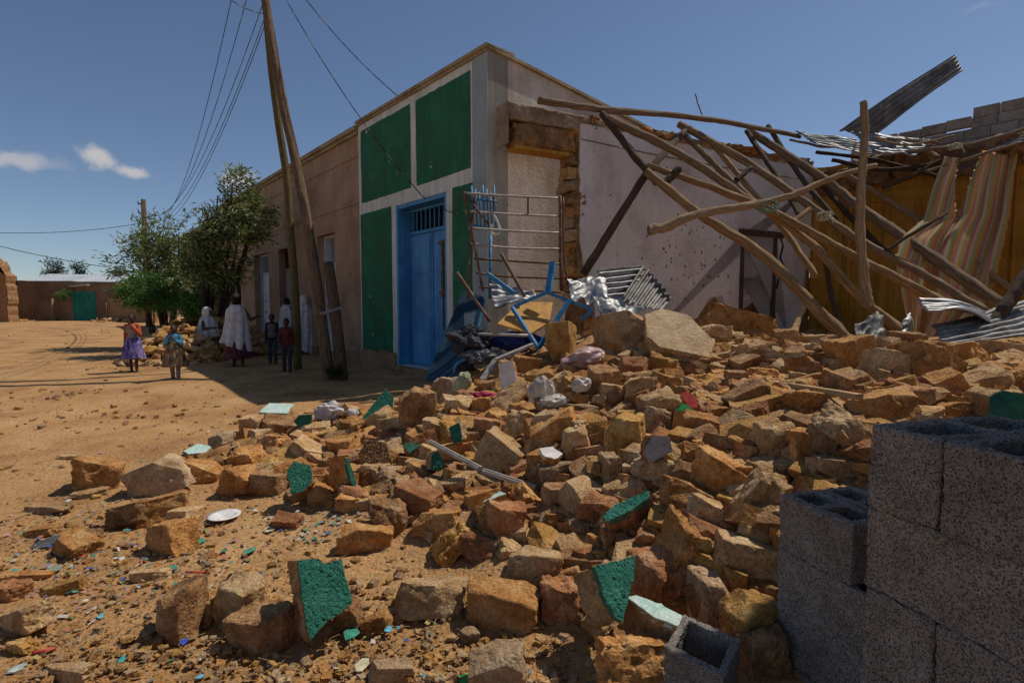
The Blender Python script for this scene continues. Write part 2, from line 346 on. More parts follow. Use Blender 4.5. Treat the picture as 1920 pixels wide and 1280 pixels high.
# ------------------------------------------------------------------ rocks
def refine(bm, L, it=3):
    for _ in range(it):
        ed = [e for e in bm.edges if e.calc_length() > L]
        if not ed: break
        bmesh.ops.subdivide_edges(bm, edges=ed, cuts=1, use_grid_fill=True)
        bmesh.ops.triangulate(bm, faces=[f for f in bm.faces if len(f.verts) > 4])
    bmesh.ops.triangulate(bm, faces=bm.faces[:])
def rock_bm(seed, dims=(1, 1, 1), cuts=8, rough=.05, bev=.024, L=.16, keep_top=False, strata=.0, jag=.0, lay=False):
    rd = random.Random(seed)
    bm = bmesh.new(); bmesh.ops.create_cube(bm, size=1)
    for v_ in bm.verts:
        j = .09
        v_.co += V((rd.uniform(-j, j), rd.uniform(-j, j), 0 if keep_top and v_.co.z > 0 else rd.uniform(-j, j)))
    for _ in range(cuts):
        d = V((rd.gauss(0, 1), rd.gauss(0, 1), rd.gauss(0, 1) - (.9 if keep_top else 0)))
        if keep_top and d.z > -.1: d.z = -abs(d.z) - .1 if rd.random() < .5 else rd.uniform(-.2, .1)
        d.normalize()
        ext = abs(d.x) + abs(d.y) + abs(d.z)
        off = .5 * ext * rd.uniform(.60, .88)
        g = bmesh.ops.bisect_plane(bm, geom=bm.verts[:] + bm.edges[:] + bm.faces[:], plane_co=d * off, plane_no=d, clear_outer=True)
        ed = [e for e in g['geom_cut'] if isinstance(e, bmesh.types.BMEdge)]
        if len(ed) > 2: bmesh.ops.contextual_create(bm, geom=ed)
    bmesh.ops.remove_doubles(bm, verts=bm.verts, dist=.02)
    bmesh.ops.recalc_face_normals(bm, faces=bm.faces)
    for v_ in bm.verts: v_.co = V((v_.co.x * dims[0], v_.co.y * dims[1], v_.co.z * dims[2]))
    if bev: bmesh.ops.bevel(bm, geom=bm.edges[:], offset=bev * min(dims), segments=1, affect='EDGES', profile=.6, clamp_overlap=True)
    bmesh.ops.triangulate(bm, faces=[f for f in bm.faces if len(f.verts) > 4])
    refine(bm, L * max(dims), 5)
    bmesh.ops.recalc_face_normals(bm, faces=bm.faces)
    bm.normal_update()
    so = V((rd.uniform(0, 90), rd.uniform(0, 90), rd.uniform(0, 90)))
    ax = V((rd.gauss(0, .4), rd.gauss(0, .4), 1)).normalized()
    for v_ in bm.verts:
        p = v_.co / max(dims)
        n_ = v_.normal
        h = noise.fractal(p * 3.2 + so, 0.9, 2.0, 4) * rough
        h -= jag * max(0, noise.noise(p * 7 + so) - .05)
        if strata:
            t = p.dot(ax) * 16 + noise.noise(p * 3 + so) * 1.6
            h += strata * (noise.noise(V((t, so.x, p.x * 1.5))) ) * (1 - abs(n_.dot(ax))) * 1.2
        v_.co += n_ * h * max(dims)
    return bm
def bm_mesh(bm, name, smooth=True, mats=()):
    me = bpy.data.meshes.new(name); bm.to_mesh(me); bm.free()
    for m_ in mats: me.materials.append(m_)
    if smooth:
        me.polygons.foreach_set('use_smooth', [True] * len(me.polygons))
        try: me.set_sharp_from_angle(angle=R(32))
        except Exception: pass
    me.update(); return me
ROCKBANK = {}
STYLES = [dict(cuts=8, rough=.055, strata=.0, jag=.03), dict(cuts=9, rough=.05, strata=.012, jag=.03), dict(cuts=6, rough=.06, jag=.07), dict(cuts=10, rough=.04, strata=.012, jag=.03), dict(cuts=8, rough=.09, jag=.10)]
def rock_mesh(k, tone):
    key = (k, tone)
    if key not in ROCKBANK:
        base = ('g', k)
        if base not in ROCKBANK:
            bm = rock_bm(1000 + k, (1, 1, 1), L=.105, **STYLES[k % 5]); ROCKBANK[base] = bm_mesh(bm, 'rubble_stone')
        me = ROCKBANK[base].copy(); me.materials.clear(); me.materials.append(RM[tone]); ROCKBANK[key] = me
    return ROCKBANK[key]

STONES = []   # (object, u, v, w, tone, shape word)
rs = random.Random(5)
def place_stone(loc, dims, rot, tone, k, uvw, shape=None, name='rubble_stone'):
    o = bpy.data.objects.new(name, rock_mesh(k, tone)); COL.objects.link(o)
    o.location = loc; o.scale = dims; o.rotation_euler = rot
    WL[o] = V(loc)
    STONES.append((o, uvw[0], uvw[1], uvw[2], tone, shape)); return o
T = dict(o='orange', t='tan', b='brown', y='ochre', r='reddish', g='grey')
# traced stones: centre u, v, length and thickness in photo pixels, tilt in degrees (clockwise in the picture), tone
TR = [(475,795,46,42,0,'t'),(525,797,68,44,15,'b'),(592,805,64,36,-5,'t'),(665,800,52,34,0,'o'),(712,790,56,46,-30,'t'),(742,802,64,40,0,'t'),(782,768,78,96,5,'b'),
 (838,735,50,58,0,'g'),(512,833,66,46,0,'o'),(418,826,40,40,0,'g'),(588,848,110,46,25,'t'),(640,838,58,42,0,'o'),(855,850,74,50,-10,'o'),
 (465,860,58,50,0,'o'),(447,905,88,56,-58,'o'),(505,905,70,58,0,'b'),(602,926,54,46,10,'o'),(672,940,78,36,0,'o'),(730,968,76,84,4,'b'),(785,940,100,62,12,'r'),
 (845,905,116,48,-15,'t'),(692,1005,108,58,2,'o'),(822,980,104,56,-6,'o'),(848,1018,92,62,-50,'y'),(543,975,66,34,5,'r'),(378,885,74,50,15,'o'),(300,895,118,76,-25,'g'),
 (187,890,80,66,10,'o'),(248,966,76,54,-15,'b'),(312,950,86,66,-15,'o'),(348,977,54,66,0,'t'),(320,1006,86,72,-10,'o'),(143,1020,76,46,8,'o'),(172,1003,34,24,0,'b'),
 (342,1142,80,112,-8,'b'),(393,1140,26,62,0,'o'),(448,1128,98,104,8,'t'),(498,1175,114,94,-6,'b'),(650,1150,56,66,0,'b'),(805,1115,132,86,4,'t'),(942,1138,158,96,6,'o'),(880,1190,38,36,0,'g'),
 (705,1166,62,40,-28,'o'),(1052,1122,80,88,0,'r'),(1000,1060,110,76,8,'t'),(990,1003,58,36,0,'t'),(1046,1016,80,44,-10,'t'),(1245,1075,124,124,-10,'r'),(1282,1030,90,126,20,'o'),
 (1328,1122,66,106,10,'g'),(1402,1042,138,92,12,'t'),(1415,1165,118,130,0,'y'),(1422,1225,90,120,0,'b'),(1190,1245,156,124,0,'o'),(930,1250,124,90,-10,'g'),(732,1256,88,56,0,'g'),
 (950,974,88,88,10,'r'),(905,945,74,62,-15,'o'),(993,933,70,44,38,'o'),(1050,884,82,52,-10,'g'),(1052,926,78,62,0,'b'),(1098,962,92,36,-28,'t'),(1045,975,54,40,0,'o'),
 (1178,920,80,62,-20,'t'),(1142,882,38,66,0,'g'),(1115,850,90,46,-8,'r'),(1085,830,54,64,-20,'t'),(1172,816,76,84,0,'y'),(1238,882,118,62,4,'t'),(1302,862,46,72,0,'o'),
 (1285,930,106,72,18,'o'),(1332,975,90,78,20,'t'),(1352,897,112,92,22,'o'),(1422,935,130,80,-56,'t'),(1487,877,70,46,-15,'t'),(1580,875,122,50,4,'t'),(1545,915,116,60,-25,'t'),
 (1588,817,128,66,48,'t'),(1520,835,82,70,0,'o'),(1450,824,70,78,4,'t'),(1378,808,78,62,-40,'t'),(1312,802,84,62,12,'o'),(1418,785,54,62,-10,'r'),(1520,756,100,54,5,'o'),
 (1645,768,118,84,-12,'o'),(1408,748,84,58,-32,'b'),(1467,742,38,34,0,'o'),(1238,768,82,80,-15,'t'),(1232,792,42,62,10,'g'),(1196,733,64,54,0,'t'),(1150,737,58,42,10,'t'),
 (1130,710,54,66,0,'b'),(1187,695,60,62,0,'r'),(1240,688,56,46,10,'y'),(955,745,94,46,-48,'t'),(985,690,52,44,10,'o'),(1046,720,62,36,-36,'t'),(905,762,42,38,0,'o'),
 (982,795,70,58,10,'t'),(1037,800,104,52,-28,'o'),(942,848,110,92,20,'t'),(1092,772,80,36,5,'g'),(918,806,62,50,0,'r'),(1100,806,64,46,0,'t'),(1600,668,70,84,-15,'o'),
 (1662,686,82,82,5,'t'),(1732,688,114,88,14,'o'),(1812,668,56,48,0,'o'),(1832,722,116,62,-26,'t'),(1775,722,60,52,-30,'o'),(1884,662,100,50,8,'t'),(1795,770,118,36,4,'o'),
 (1722,746,56,38,0,'r'),(1905,705,50,32,0,'o'),(1590,716,92,44,0,'b'),(1516,710,76,28,4,'t'),(1165,622,100,70,-14,'t'),(1280,655,86,42,-4,'b'),(1388,610,128,56,14,'o'),
 (1062,608,70,62,20,'o'),(1050,640,56,70,0,'y'),(45,1160,150,56,-20,'t'),(118,1102,70,28,-14,'y'),(90,954,96,20,-4,'t'),(165,925,64,18,-4,'t'),(45,1080,96,24,2,'o'),
 (76,996,64,26,-5,'o'),(22,1108,62,46,5,'r'),(40,1212,60,34,-12,'y'),(125,1258,120,36,-8,'t'),(280,1078,74,26,0,'t'),(130,857,38,14,0,'t'),(700,890,56,52,0,'t'),(560,880,46,30,0,'o'),
 (1345,780,46,40,0,'o'),(1265,720,36,30,0,'y'),(1480,800,36,40,0,'b'),(1555,790,60,40,0,'b'),(1150,790,44,36,0,'b'),(860,765,54,46,0,'t'),(880,830,46,44,0,'b'),(1010,890,44,50,0,'b'),
 (1690,800,60,40,0,'b'),(1860,780,60,40,0,'o'),(1462,1010,50,70,0,'o'),(1460,905,40,60,0,'b'),(1210,960,60,46,0,'b'),(1095,1050,46,50,0,'r'),(1150,1010,54,60,0,'b'),(620,872,40,30,0,'t'),
 (770,870,52,44,0,'o'),(815,800,46,40,0,'t'),(1330,685,40,26,0,'o'),(1440,700,40,24,0,'o'),(1380,710,44,30,0,'b'),(1540,690,44,34,0,'b'),(1215,1010,44,40,0,'r'),(1420,655,70,36,10,'t'),(1345,628,60,34,-10,'t'),(1475,632,52,34,0,'b'),(1530,668,50,26,0,'o'),(1230,600,40,28,0,'o'),(1700,640,60,36,0,'b')]
OCC = []
for i, (u, v, w, h, a, tn) in enumerate(TR):
    p = hit(u, v + .40 * h)
    k = p.y / FPX
    dx, dz = w * k * .96, h * k * .98
    th_ = math.atan2(CH - p.z, p.y); sn, cs = max(.05, math.sin(th_)), math.cos(th_); hh = dz
    dy = min((dx * dz) ** .5 * rs.uniform(.75, 1.0), .5 * hh / sn); dz = max(.4 * hh, (hh - .66 * dy * sn) / cs)
    c = at(u, v + .04 * h, p.y + dy * .16)
    q = Matrix.Rotation(R(a), 4, 'Y') @ Matrix.Rotation(R(rs.uniform(-14, 6)), 4, 'X') @ Matrix.Rotation(R(rs.uniform(-28, 28)), 4, 'Z')
    # meshes are roughly unit cubes after cutting: about .86 of the nominal size
    place_stone(c, (dx * .96, dy * 1.0, dz * 1.10), q.to_euler(), T[tn], (i * 7 + 3) % 45, (u, v, w), 'slab' if w > 2.0 * h or h > 2 * w else None)
    OCC.append((u, v, max(w, h) * .5))
# stones that fill the heap between the traced ones
def inpoly(x, y, poly):
    c = False; j = len(poly) - 1
    for i in range(len(poly)):
        if (poly[i][1] > y) != (poly[j][1] > y) and x < (poly[j][0] - poly[i][0]) * (y - poly[i][1]) / (poly[j][1] - poly[i][1]) + poly[i][0]: c = not c
        j = i
    return c
HEAP = [(470,800),(560,785),(700,770),(850,720),(960,690),(1100,680),(1200,690),(1300,735),(1460,725),(1600,690),(1700,660),(1920,650),(1920,800),(1650,800),(1640,960),(1475,960),(1470,1200),
        (1360,1170),(1260,1150),(1100,1170),(1000,1080),(900,1030),(800,1010),(700,950),(560,930),(470,930),(400,880)]
nfill = 0; tries = 0
while nfill < 128 and tries < 6000:
    tries += 1
    u, v = rs.uniform(400, 1920), rs.uniform(640, 1190)
    if not inpoly(u, v, HEAP): continue
    s = rs.choice((26, 32, 38, 46, 54)) * (1 if v > 760 else .8)
    if any((u - a) ** 2 + (v - b) ** 2 < (r * .62 + s * .3) ** 2 for a, b, r in OCC): continue
    OCC.append((u, v, s * .5)); nfill += 1
    p = hit(u, v + .3 * s); k = p.y / FPX; d = s * k * 1.15
    place_stone(V((p.x, p.y, p.z + d * .15)), (d * rs.uniform(.9, 1.5), d * rs.uniform(.8, 1.2), d * rs.uniform(.6, 1.0)), (rs.uniform(-.5, .5), rs.uniform(-.5, .5), rs.uniform(0, 6.3)),
                rs.choice(['orange', 'tan', 'brown', 'tan', 'orange', 'reddish', 'ochre', 'grey']), rs.randrange(45), (u, v, s))

# small rubble: chips and gravel that nobody could count
def chips(name, n, sampler, smin, smax, mats_, label, seed, flat=.6):
    rd = random.Random(seed)
    bank = []
    for k in range(7):
        bm = rock_bm(300 + k, (1, 1, 1), cuts=7, rough=.05, bev=0, L=.62); bank.append(([v_.co.copy() * 1.7 for v_ in bm.verts], [tuple(v_.index for v_ in f.verts) for f in bm.faces])); bm.free()
    mb = MB()
    for _ in range(n):
        q = sampler(rd)
        if q is None: continue
        x, y, sc_ = q
        s = smin * (smax / smin) ** (rd.random() ** 2.2) * sc_
        m = Euler((rd.uniform(-.4, .4), rd.uniform(-.4, .4), rd.uniform(0, 6.3))).to_matrix()
        dd = V((s * rd.uniform(.8, 1.6), s * rd.uniform(.7, 1.2), s * flat * rd.uniform(.6, 1.3)))
        z = H(x, y) + dd.z * .35
        bv, bf_ = bank[rd.randrange(7)]
        mb.add([m @ V((p.x * dd.x, p.y * dd.y, p.z * dd.z)) + V((x, y, z)) for p in bv], bf_, mi=rd.randrange(len(mats_)))
    return mb.build(name, mats_, label=label, cat='gravel', kind='stuff', origin=(0, 0, 0))
HEAPW = []
for (u, v) in HEAP:
    p = hit(u, v); HEAPW.append((p.x, p.y))
xs0, xs1 = min(p[0] for p in HEAPW), max(p[0] for p in HEAPW); ys0, ys1 = min(p[1] for p in HEAPW), max(p[1] for p in HEAPW)
def in_heap(rd):
    for _ in range(30):
        x, y = rd.uniform(xs0, xs1), rd.uniform(ys0, ys1)
        if inpoly(x, y, HEAPW): return x, y, 1
chips('small_rubble', 6800, in_heap, .014, .13, [RM['orange'], RM['tan'], RM['brown'], RM['ochre'], RM['reddish']], 'small broken stone chips filling the gaps of the rubble heap', 11)
def behind_blocks(rd): return rd.uniform(1.15, 4.2), rd.uniform(1.9, 4.2), 1
chips('heap_flank_rubble', 1500, behind_blocks, .03, .085, [RM['orange'], RM['tan'], RM['brown'], RM['reddish']], 'broken stone on the flank of the heap behind the block stacks', 16)
def plateau(rd):
    p = hit(rd.uniform(1230, 1640), rd.uniform(690, 760)); return p.x, p.y, 1
def upper(rd):
    p = hit(rd.uniform(1130, 1720), rd.uniform(600, 700)); return p.x, p.y, 1.3
chips('upper_chips', 1300, upper, .02, .11, [RM['tan'], RM['orange'], RM['brown'], RM['tan']], 'dusty broken stone and plaster chips below the white wall', 15)
chips('stone_chips', 900, plateau, .018, .07, [RM['orange'], RM['ochre'], RM['reddish'], RM['orange']], 'bed of small orange stone chips on top of the heap', 12)
def fore(rd):
    u, v = rd.uniform(-60, 1150), 1290 - 560 * rd.random() ** 1.3
    p = gp(u, v)
    if p.y > 9: return None
    return p.x, p.y, .5 + .12 * p.y
chips('gravel', 7000, fore, .003, .030, [RM['orange'], RM['tan'], RM['brown'], RM['grey'], RM['ochre']], 'pebbles and gravel scattered over the sandy ground', 13)
def street(rd):
    y = rd.uniform(8, 36); x = -rd.uniform(.12, 1.0) * y
    return x, y, 1
chips('street_pebbles', 900, street, .01, .05, [RM['orange'], RM['tan'], RM['brown']], 'pebbles and small stones scattered over the lane', 14)

# ------------------------------------------------------------------ plaster-faced pieces of the fallen front wall
def frame_of(n, roll=0):
    n = V(n).normalized(); x = V((0, 0, 1)).cross(n)
    x = x.normalized() if x.length > .05 else V((1, 0, 0)); y = n.cross(x)
    return Matrix((x, y, n)).transposed().to_4x4() @ Matrix.Rotation(R(roll), 4, 'Z')
def plaster_piece(outline, Y, thick, n_tilt, stone_tone, face_m, label, seed, edge_m=None, name='plastered_stone', rough=.012):
    """a lump of wall whose dressed outer face follows an outline (photo pixels), the stone behind it thick metres deep"""
    rd = random.Random(seed)
    pts = [at(u, v, Y) for u, v in outline]
    c = sum(pts, V()) / len(pts); n = V(n_tilt).normalized()
    # drop the outline on the plane through c with normal n
    pp = []
    for u, v in outline:
        d = ray(u, v); o = V((0, 0, CH)); k = (c - o).dot(n) / d.dot(n); pp.append(o + d * k)
    c = sum(pp, V()) / len(pp)
    if (pp[1] - pp[0]).cross(pp[2] - pp[1]).dot(n) < 0: pp = pp[::-1]
    # jagged outline
    ring = []
    for i, p in enumerate(pp):
        q = pp[(i + 1) % len(pp)]; L = (q - p).length; m = max(2, int(L / .018))
        for k in range(m):
            x = p.lerp(q, k / m); ring.append(x + (x - c).normalized() * (.007 * noise.noise(x * 38) + .006 * noise.noise(x * 90) + .004 * noise.noise(x * 150)))
    bm = bmesh.new()
    vsb = [bm.verts.new(x) for x in ring]; f = bm.faces.new(vsb)
    back = []
    sh = V((rd.uniform(-.15, .15), 0, rd.uniform(-.1, .1))) * thick
    for x in ring: back.append(bm.verts.new(c + (x - c) * rd.uniform(.86, .97) - n * thick * rd.uniform(.85, 1.1) + sh))
    m = len(ring)
    for i in range(m): bm.faces.new((vsb[i], back[i], back[(i + 1) % m], vsb[(i + 1) % m]))
    bm.faces.new(back[::-1])
    bmesh.ops.triangulate(bm, faces=bm.faces[:]); refine(bm, .03, 5)
    bmesh.ops.recalc_face_normals(bm, faces=bm.faces); bm.normal_update()
    for v_ in bm.verts:
        if (v_.co - c).dot(n) < -.006: v_.co += v_.normal * (.02 * noise.fractal(v_.co * 11, .9, 2, 4))
    for v_ in bm.verts: v_.co -= c
    o = link_mesh(name, bm_mesh(bm, name, mats=[RM[stone_tone]]), off=c); tag(o, label, 'stone')
    # the dressed face: a crust of plaster, 8 mm thick, rough where it was roughcast
    bm = bmesh.new(); sc2 = .965
    fr = [bm.verts.new((c + (x - c) * sc2 + n * .008) - c) for x in ring]; bk = [bm.verts.new((c + (x - c) * sc2 - n * .02) - c) for x in ring]
    f = bm.faces.new(fr)
    for i in range(m): bm.faces.new((fr[i], bk[i], bk[(i + 1) % m], fr[(i + 1) % m]))
    bmesh.ops.triangulate(bm, faces=bm.faces[:]); refine(bm, .012 if rough > .004 else .04, 6)
    bmesh.ops.recalc_face_normals(bm, faces=bm.faces)
    for v_ in bm.verts:
        if v_.co.dot(n) > 0: v_.co += n * rough * (.3 * noise.noise((v_.co + c) * 70) + .4 * noise.noise((v_.co + c) * 150))
    fo = link_mesh('plaster_face', bm_mesh(bm, 'plaster_face', mats=[face_m]), parent=o); WL[fo] = c
    return o
PS = []
def pp_(outline, thick, n, tone, fm, label, seed, rough=.012, zoff=0, Y=None):
    us = [a for a, b in outline]; vs2 = [b for a, b in outline]
    if Y is None: Y = hit(sum(us) / len(us), max(vs2) - 4).y * (.985 if seed in (1, 8, 18) else .925)
    o = plaster_piece(outline, Y, thick, n, tone, fm, label, seed, rough=rough); PS.append((label, sum(us) / len(us), sum(vs2) / len(vs2))); return o
pp_([(556,1049),(598,1047),(606,1055),(640,1045),(652,1090),(662,1130),(640,1150),(610,1168),(580,1204),(566,1140)], .13, (.50, -.72, .48), 'brown', stucco_green, 'upright slab with a rough dark green face standing alone in the foreground', 1)
pp_([(538,880),(552,864),(583,872),(588,900),(568,922),(546,926)], .14, (.30, -.8, .5), 'orange', stucco_green, 'small stone with a rounded dark green roughcast face, left side of the heap', 2)
pp_([(1112,1062),(1150,1052),(1190,1040),(1186,1090),(1166,1166),(1150,1160),(1128,1112)], .16, (.38, -.72, .6), 'tan', stucco_green, 'wedge with a coarse green roughcast face between the pink and red stones', 3)
pp_([(1128,972),(1150,950),(1218,920),(1222,932),(1185,958),(1140,980)], .16, (-.38, -.28, .9), 'reddish', stucco_green, 'big red-brown block with a strip of green plaster along its upper edge', 4, zoff=.1)
pp_([(1172,1120),(1192,1118),(1240,1135),(1310,1172),(1280,1180),(1225,1158)], .16, (-.15, -.12, .97), 'tan', stucco_mint, 'long block with a smooth mint and white top beside the hollow block', 5, rough=.002)
pp_([(678,785),(722,728),(738,742),(736,772),(702,788)], .11, (.1, -.85, .45), 'tan', stucco_green, 'leaning slab with pale green roughcast face beside the white rag', 6)
pp_([(484,774),(505,756),(552,758),(538,776)], .12, (-.05, -.25, .95), 'tan', stucco_mint, 'flat-topped stone with a smooth mint face at the back left of the heap', 7, rough=.002)
pp_([(344,846),(372,832),(398,838),(384,850),(354,852)], .08, (-.1, -.2, .97), 'grey', stucco_mint, 'low pale mint-topped slab at the left edge of the heap', 8, rough=.002)
pp_([(550,790),(560,778),(586,776),(584,790),(562,802)], .10, (.05, -.95, .1), 'tan', stucco_green, 'stone with a shaded dark green face behind the left stones', 9)
pp_([(645,856),(652,858),(668,908),(664,916),(656,900)], .18, (.85, -.5, .1), 'orange', stucco_green, 'triangular orange stone with a thin green edge on its right', 10, rough=.004)
pp_([(808,852),(822,846),(834,868),(822,884),(808,880)], .13, (.35, -.9, .15), 'tan', stucco_green, 'stone with a half shaded green face just below the aluminium strip', 11)
pp_([(842,800),(862,792),(868,826),(850,832)], .14, (-.2, -.95, .1), 'tan', stucco_green, 'tan stone with a narrow dull green face left of the big tan stone', 12)
pp_([(432,842),(444,834),(450,852),(446,862)], .10, (.2, -.97, .1), 'tan', stucco_green, 'small stone with a little green face near the left stones', 13)
pp_([(1205,850),(1222,816),(1256,818),(1262,845),(1240,858),(1216,868)], .12, (-.05, -.93, .3), 'reddish', stucco_grey, 'stone with a flat pale grey speckled plaster face in mid heap', 14, rough=.002)
pp_([(672,850),(690,822),(722,830),(732,858),(712,886),(680,884)], .12, (.12, -.9, .35), 'brown', stucco_brown, 'broad lump with an unpainted brown roughcast face, left of the strip', 15)
pp_([(934,680),(962,676),(970,716),(940,736)], .10, (-.25, -.95, .1), 'orange', plaster_white, 'stone with a white plastered face below the junk pile', 16, rough=.002)
pp_([(1852,742),(1880,732),(1935,740),(1935,790),(1856,784)], .25, (-.2, -.95, .12), 'tan', stucco_green, 'large block with green and white painted face at the right edge', 17, rough=.004)
pp_([(1208,590),(1240,578),(1290,590),(1340,640),(1330,672),(1236,652),(1212,632)], .25, (-.1, -.55, .82), 'tan', mat('mud_plaster', [(.36, .23, .11), (.48, .33, .185), (.56, .41, .25)], scale=5, bump=.8, bscale=25), 'broad fallen slab of mud plaster high on the heap before the white wall', 18, rough=.006)
pp_([(1010,842),(1036,838),(1055,852),(1040,862),(1018,856)], .08, (.1, -.5, .85), 'orange', plaster_white, 'stone with a small sunlit white top in mid heap', 19, rough=.002)
pp_([(880,930),(925,918),(950,926),(905,944)], .1, (-.2, -.45, .87), 'orange', stucco_mint, 'orange stone with a pale green streaked top below the strip', 20, rough=.003)
pp_([(755,836),(775,828),(788,836),(768,850)], .1, (-.3, -.6, .7), 'tan', stucco_green, 'tan stone with a corner of green plaster right of the roughcast lump', 21, rough=.004)
# ------------------------------------------------------------------ buildings on the street
C0 = V((-.41, 9.1, 0)); D1 = V((-.652, .758, 0)).normalized(); N1 = V((-D1.y, D1.x, 0)); N1 = -V((.758, .652, 0)).normalized()
D2 = V((.758, .652, 0)).normalized(); N2 = V((.652, -.758, 0)).normalized()
def FF(base, d, n):
    return lambda s, z, out=0.0: base + d * s + n * out + V((0, 0, z))
def holed_wall(mb, F, s0, s1, z0, z1, holes, th, ztop=None):
    """wall sheet with openings, front at out=0, back at out=-th, with reveals"""
    S = sorted({s0, s1, *[h[0] for h in holes], *[h[1] for h in holes]}); Z = sorted({z0, z1, *[h[2] for h in holes], *[h[3] for h in holes]})
    if ztop: tz = lambda s, z: z if z < z1 else ztop(s)
    else: tz = lambda s, z: z
    def solid(i, j):
        if i < 0 or j < 0 or i >= len(S) - 1 or j >= len(Z) - 1: return False
        cs, cz = (S[i] + S[i + 1]) / 2, (Z[j] + Z[j + 1]) / 2
        return not any(h[0] < cs < h[1] and h[2] < cz < h[3] for h in holes)
    for i in range(len(S) - 1):
        for j in range(len(Z) - 1):
            if not solid(i, j): continue
            a, b, z_, w = S[i], S[i + 1], Z[j], Z[j + 1]
            P = [(a, tz(a, z_)), (b, tz(b, z_)), (b, tz(b, w)), (a, tz(a, w))]
            mb.add([F(s, z, 0) for s, z in P], [(0, 1, 2, 3)]); mb.add([F(s, z, -th) for s, z in P], [(3, 2, 1, 0)])
            for (p, q, nb) in ((0, 1, (i, j - 1)), (1, 2, (i + 1, j)), (2, 3, (i, j + 1)), (3, 0, (i - 1, j))):
                if not solid(*nb): mb.add([F(*P[p], 0), F(*P[p], -th), F(*P[q], -th), F(*P[q], 0)], [(0, 1, 2, 3)])
    return mb
def slab(mb, F, s0, s1, z0, z1, o0, o1):
    a = F(s0, z0, o0); return mb.obox(a, F(s1, z0, o0) - a, F(s0, z0, o1) - a, F(s0, z1, o0) - a)
def ragged_wall(outline, F, th, name, mat_, parent, step=.12, jag=.03, seed=1):
    ring = []
    for i, (s, z) in enumerate(outline):
        s2, z2 = outline[(i + 1) % len(outline)]; L = math.hypot(s2 - s, z2 - z); m = max(1, int(L / step))
        for k in range(m):
            t = k / m; x, y = s + (s2 - s) * t, z + (z2 - z) * t
            if y > .05: x += jag * noise.noise(V((x * 6, y * 6, seed))) * 1.5; y += jag * noise.noise(V((x * 6, y * 6, seed + 9))) * 1.5
            ring.append((x, y))
    bm = bmesh.new(); a = [bm.verts.new(F(s, z, 0)) for s, z in ring]; b = [bm.verts.new(F(s, z, -th)) for s, z in ring]
    bm.faces.new(a); bm.faces.new(b[::-1]); n = len(ring)
    for i in range(n): bm.faces.new((a[i], b[i], b[(i + 1) % n], a[(i + 1) % n]))
    bmesh.ops.triangulate(bm, faces=bm.faces[:]); bmesh.ops.recalc_face_normals(bm, faces=bm.faces)
    off = WL[parent]
    for v_ in bm.verts: v_.co -= off
    me = bpy.data.meshes.new(name); bm.to_mesh(me); bm.free(); me.materials.append(mat_)
    return link_mesh(name, me, parent)
F1 = FF(C0, D1, N1); F2 = FF(C0, D2, N2)
HT = 5.62
gb = empty('green_fronted_building', C0, 'building with dark green panels, white bands and a blue metal door', 'building')
holed_wall(MB(), F1, 0, 4.92, 0, HT, [(1.25, 3.16, .12, 3.5)], .45).build('front_wall', trim_white, gb)
mb = MB(); top2 = lambda t: HT - .085 * t
mb.add([F2(0.0, 0, 0), F2(9, 0, 0), F2(9, top2(9), 0), F2(0, HT, 0), F2(.46, 0, -.4), F2(9, 0, -.4), F2(9, top2(9), -.4), F2(.46, HT, -.4)], [(0, 1, 2, 3), (5, 4, 7, 6), (1, 5, 6, 2), (3, 2, 6, 7)])
mb.build('side_wall', plaster_side, gb, label='bare greyish plaster side wall')
mb = MB(); mb.obox(F1(4.9, 0, -.45), D2 * 8.5, D1 * .02, V((0, 0, HT - .3))); mb.obox(F1(.45, 0, -8.9), D1 * 4.4, D2 * .3, V((0, 0, 4.8))); mb.build('rear_wall', plaster_side, gb)
mb = MB(); mb.add([F1(-.0, HT - .05, -.3), F1(4.92, HT - .05, -.3), F1(4.92, 4.85, -9), F1(0, 4.85, -9)], [(0, 1, 2, 3)]); mb.build('roof', tin_rust, gb)
for (a, b, z0, z1) in ((.47, 2.28, 3.78, 5.42), (2.51, 4.77, 3.78, 5.42), (3.36, 4.85, .34, 3.52), (.43, 1.03, .34, 3.52)):
    ragged_wall([(a, z0), (b, z0), (b, z1), (a, z1)], lambda s, z, o=0: F1(s, z, o + .010), .009, 'green_panel', panel_green, gb, step=.05, jag=.012)
mb = MB(); slab(mb, F1, -.012, .40, 0.31, HT, .002, .014); mb.build('corner_strip', corner_blue, gb)
mb = MB()
for (a, b) in ((-.05, 1.2), (3.2, 4.92)): slab(mb, F1, a, b, 0, .31, .003, .05)
slab(mb, F1, 1.2, 3.2, 0, .115, .0, .09)
mb.obox(F2(0, 0, .003), D2 * 6, N2 * .05, V((0, 0, .3))); mb.build('plinth', plinth_mud, gb)
mb = MB(); slab(mb, F1, -.06, 4.94, HT, HT + .06, -.55, .07); slab(mb, F1, -.03, 4.93, HT - .05, HT, .016, .04)
mb.add([F2(-.06, HT + .002, .06), F2(9, top2(9) + .002, .06), F2(9, top2(9) + .062, .06), F2(-.06, HT + .058, .06), F2(-.06, HT + .002, -.5), F2(9, top2(9) + .002, -.5), F2(9, top2(9) + .062, -.5), F2(-.06, HT + .058, -.5)],
       [(0, 1, 2, 3), (5, 4, 7, 6), (3, 2, 6, 7), (0, 4, 5, 1), (1, 5, 6, 2)]); mb.build('cornice', cornice_m, gb)
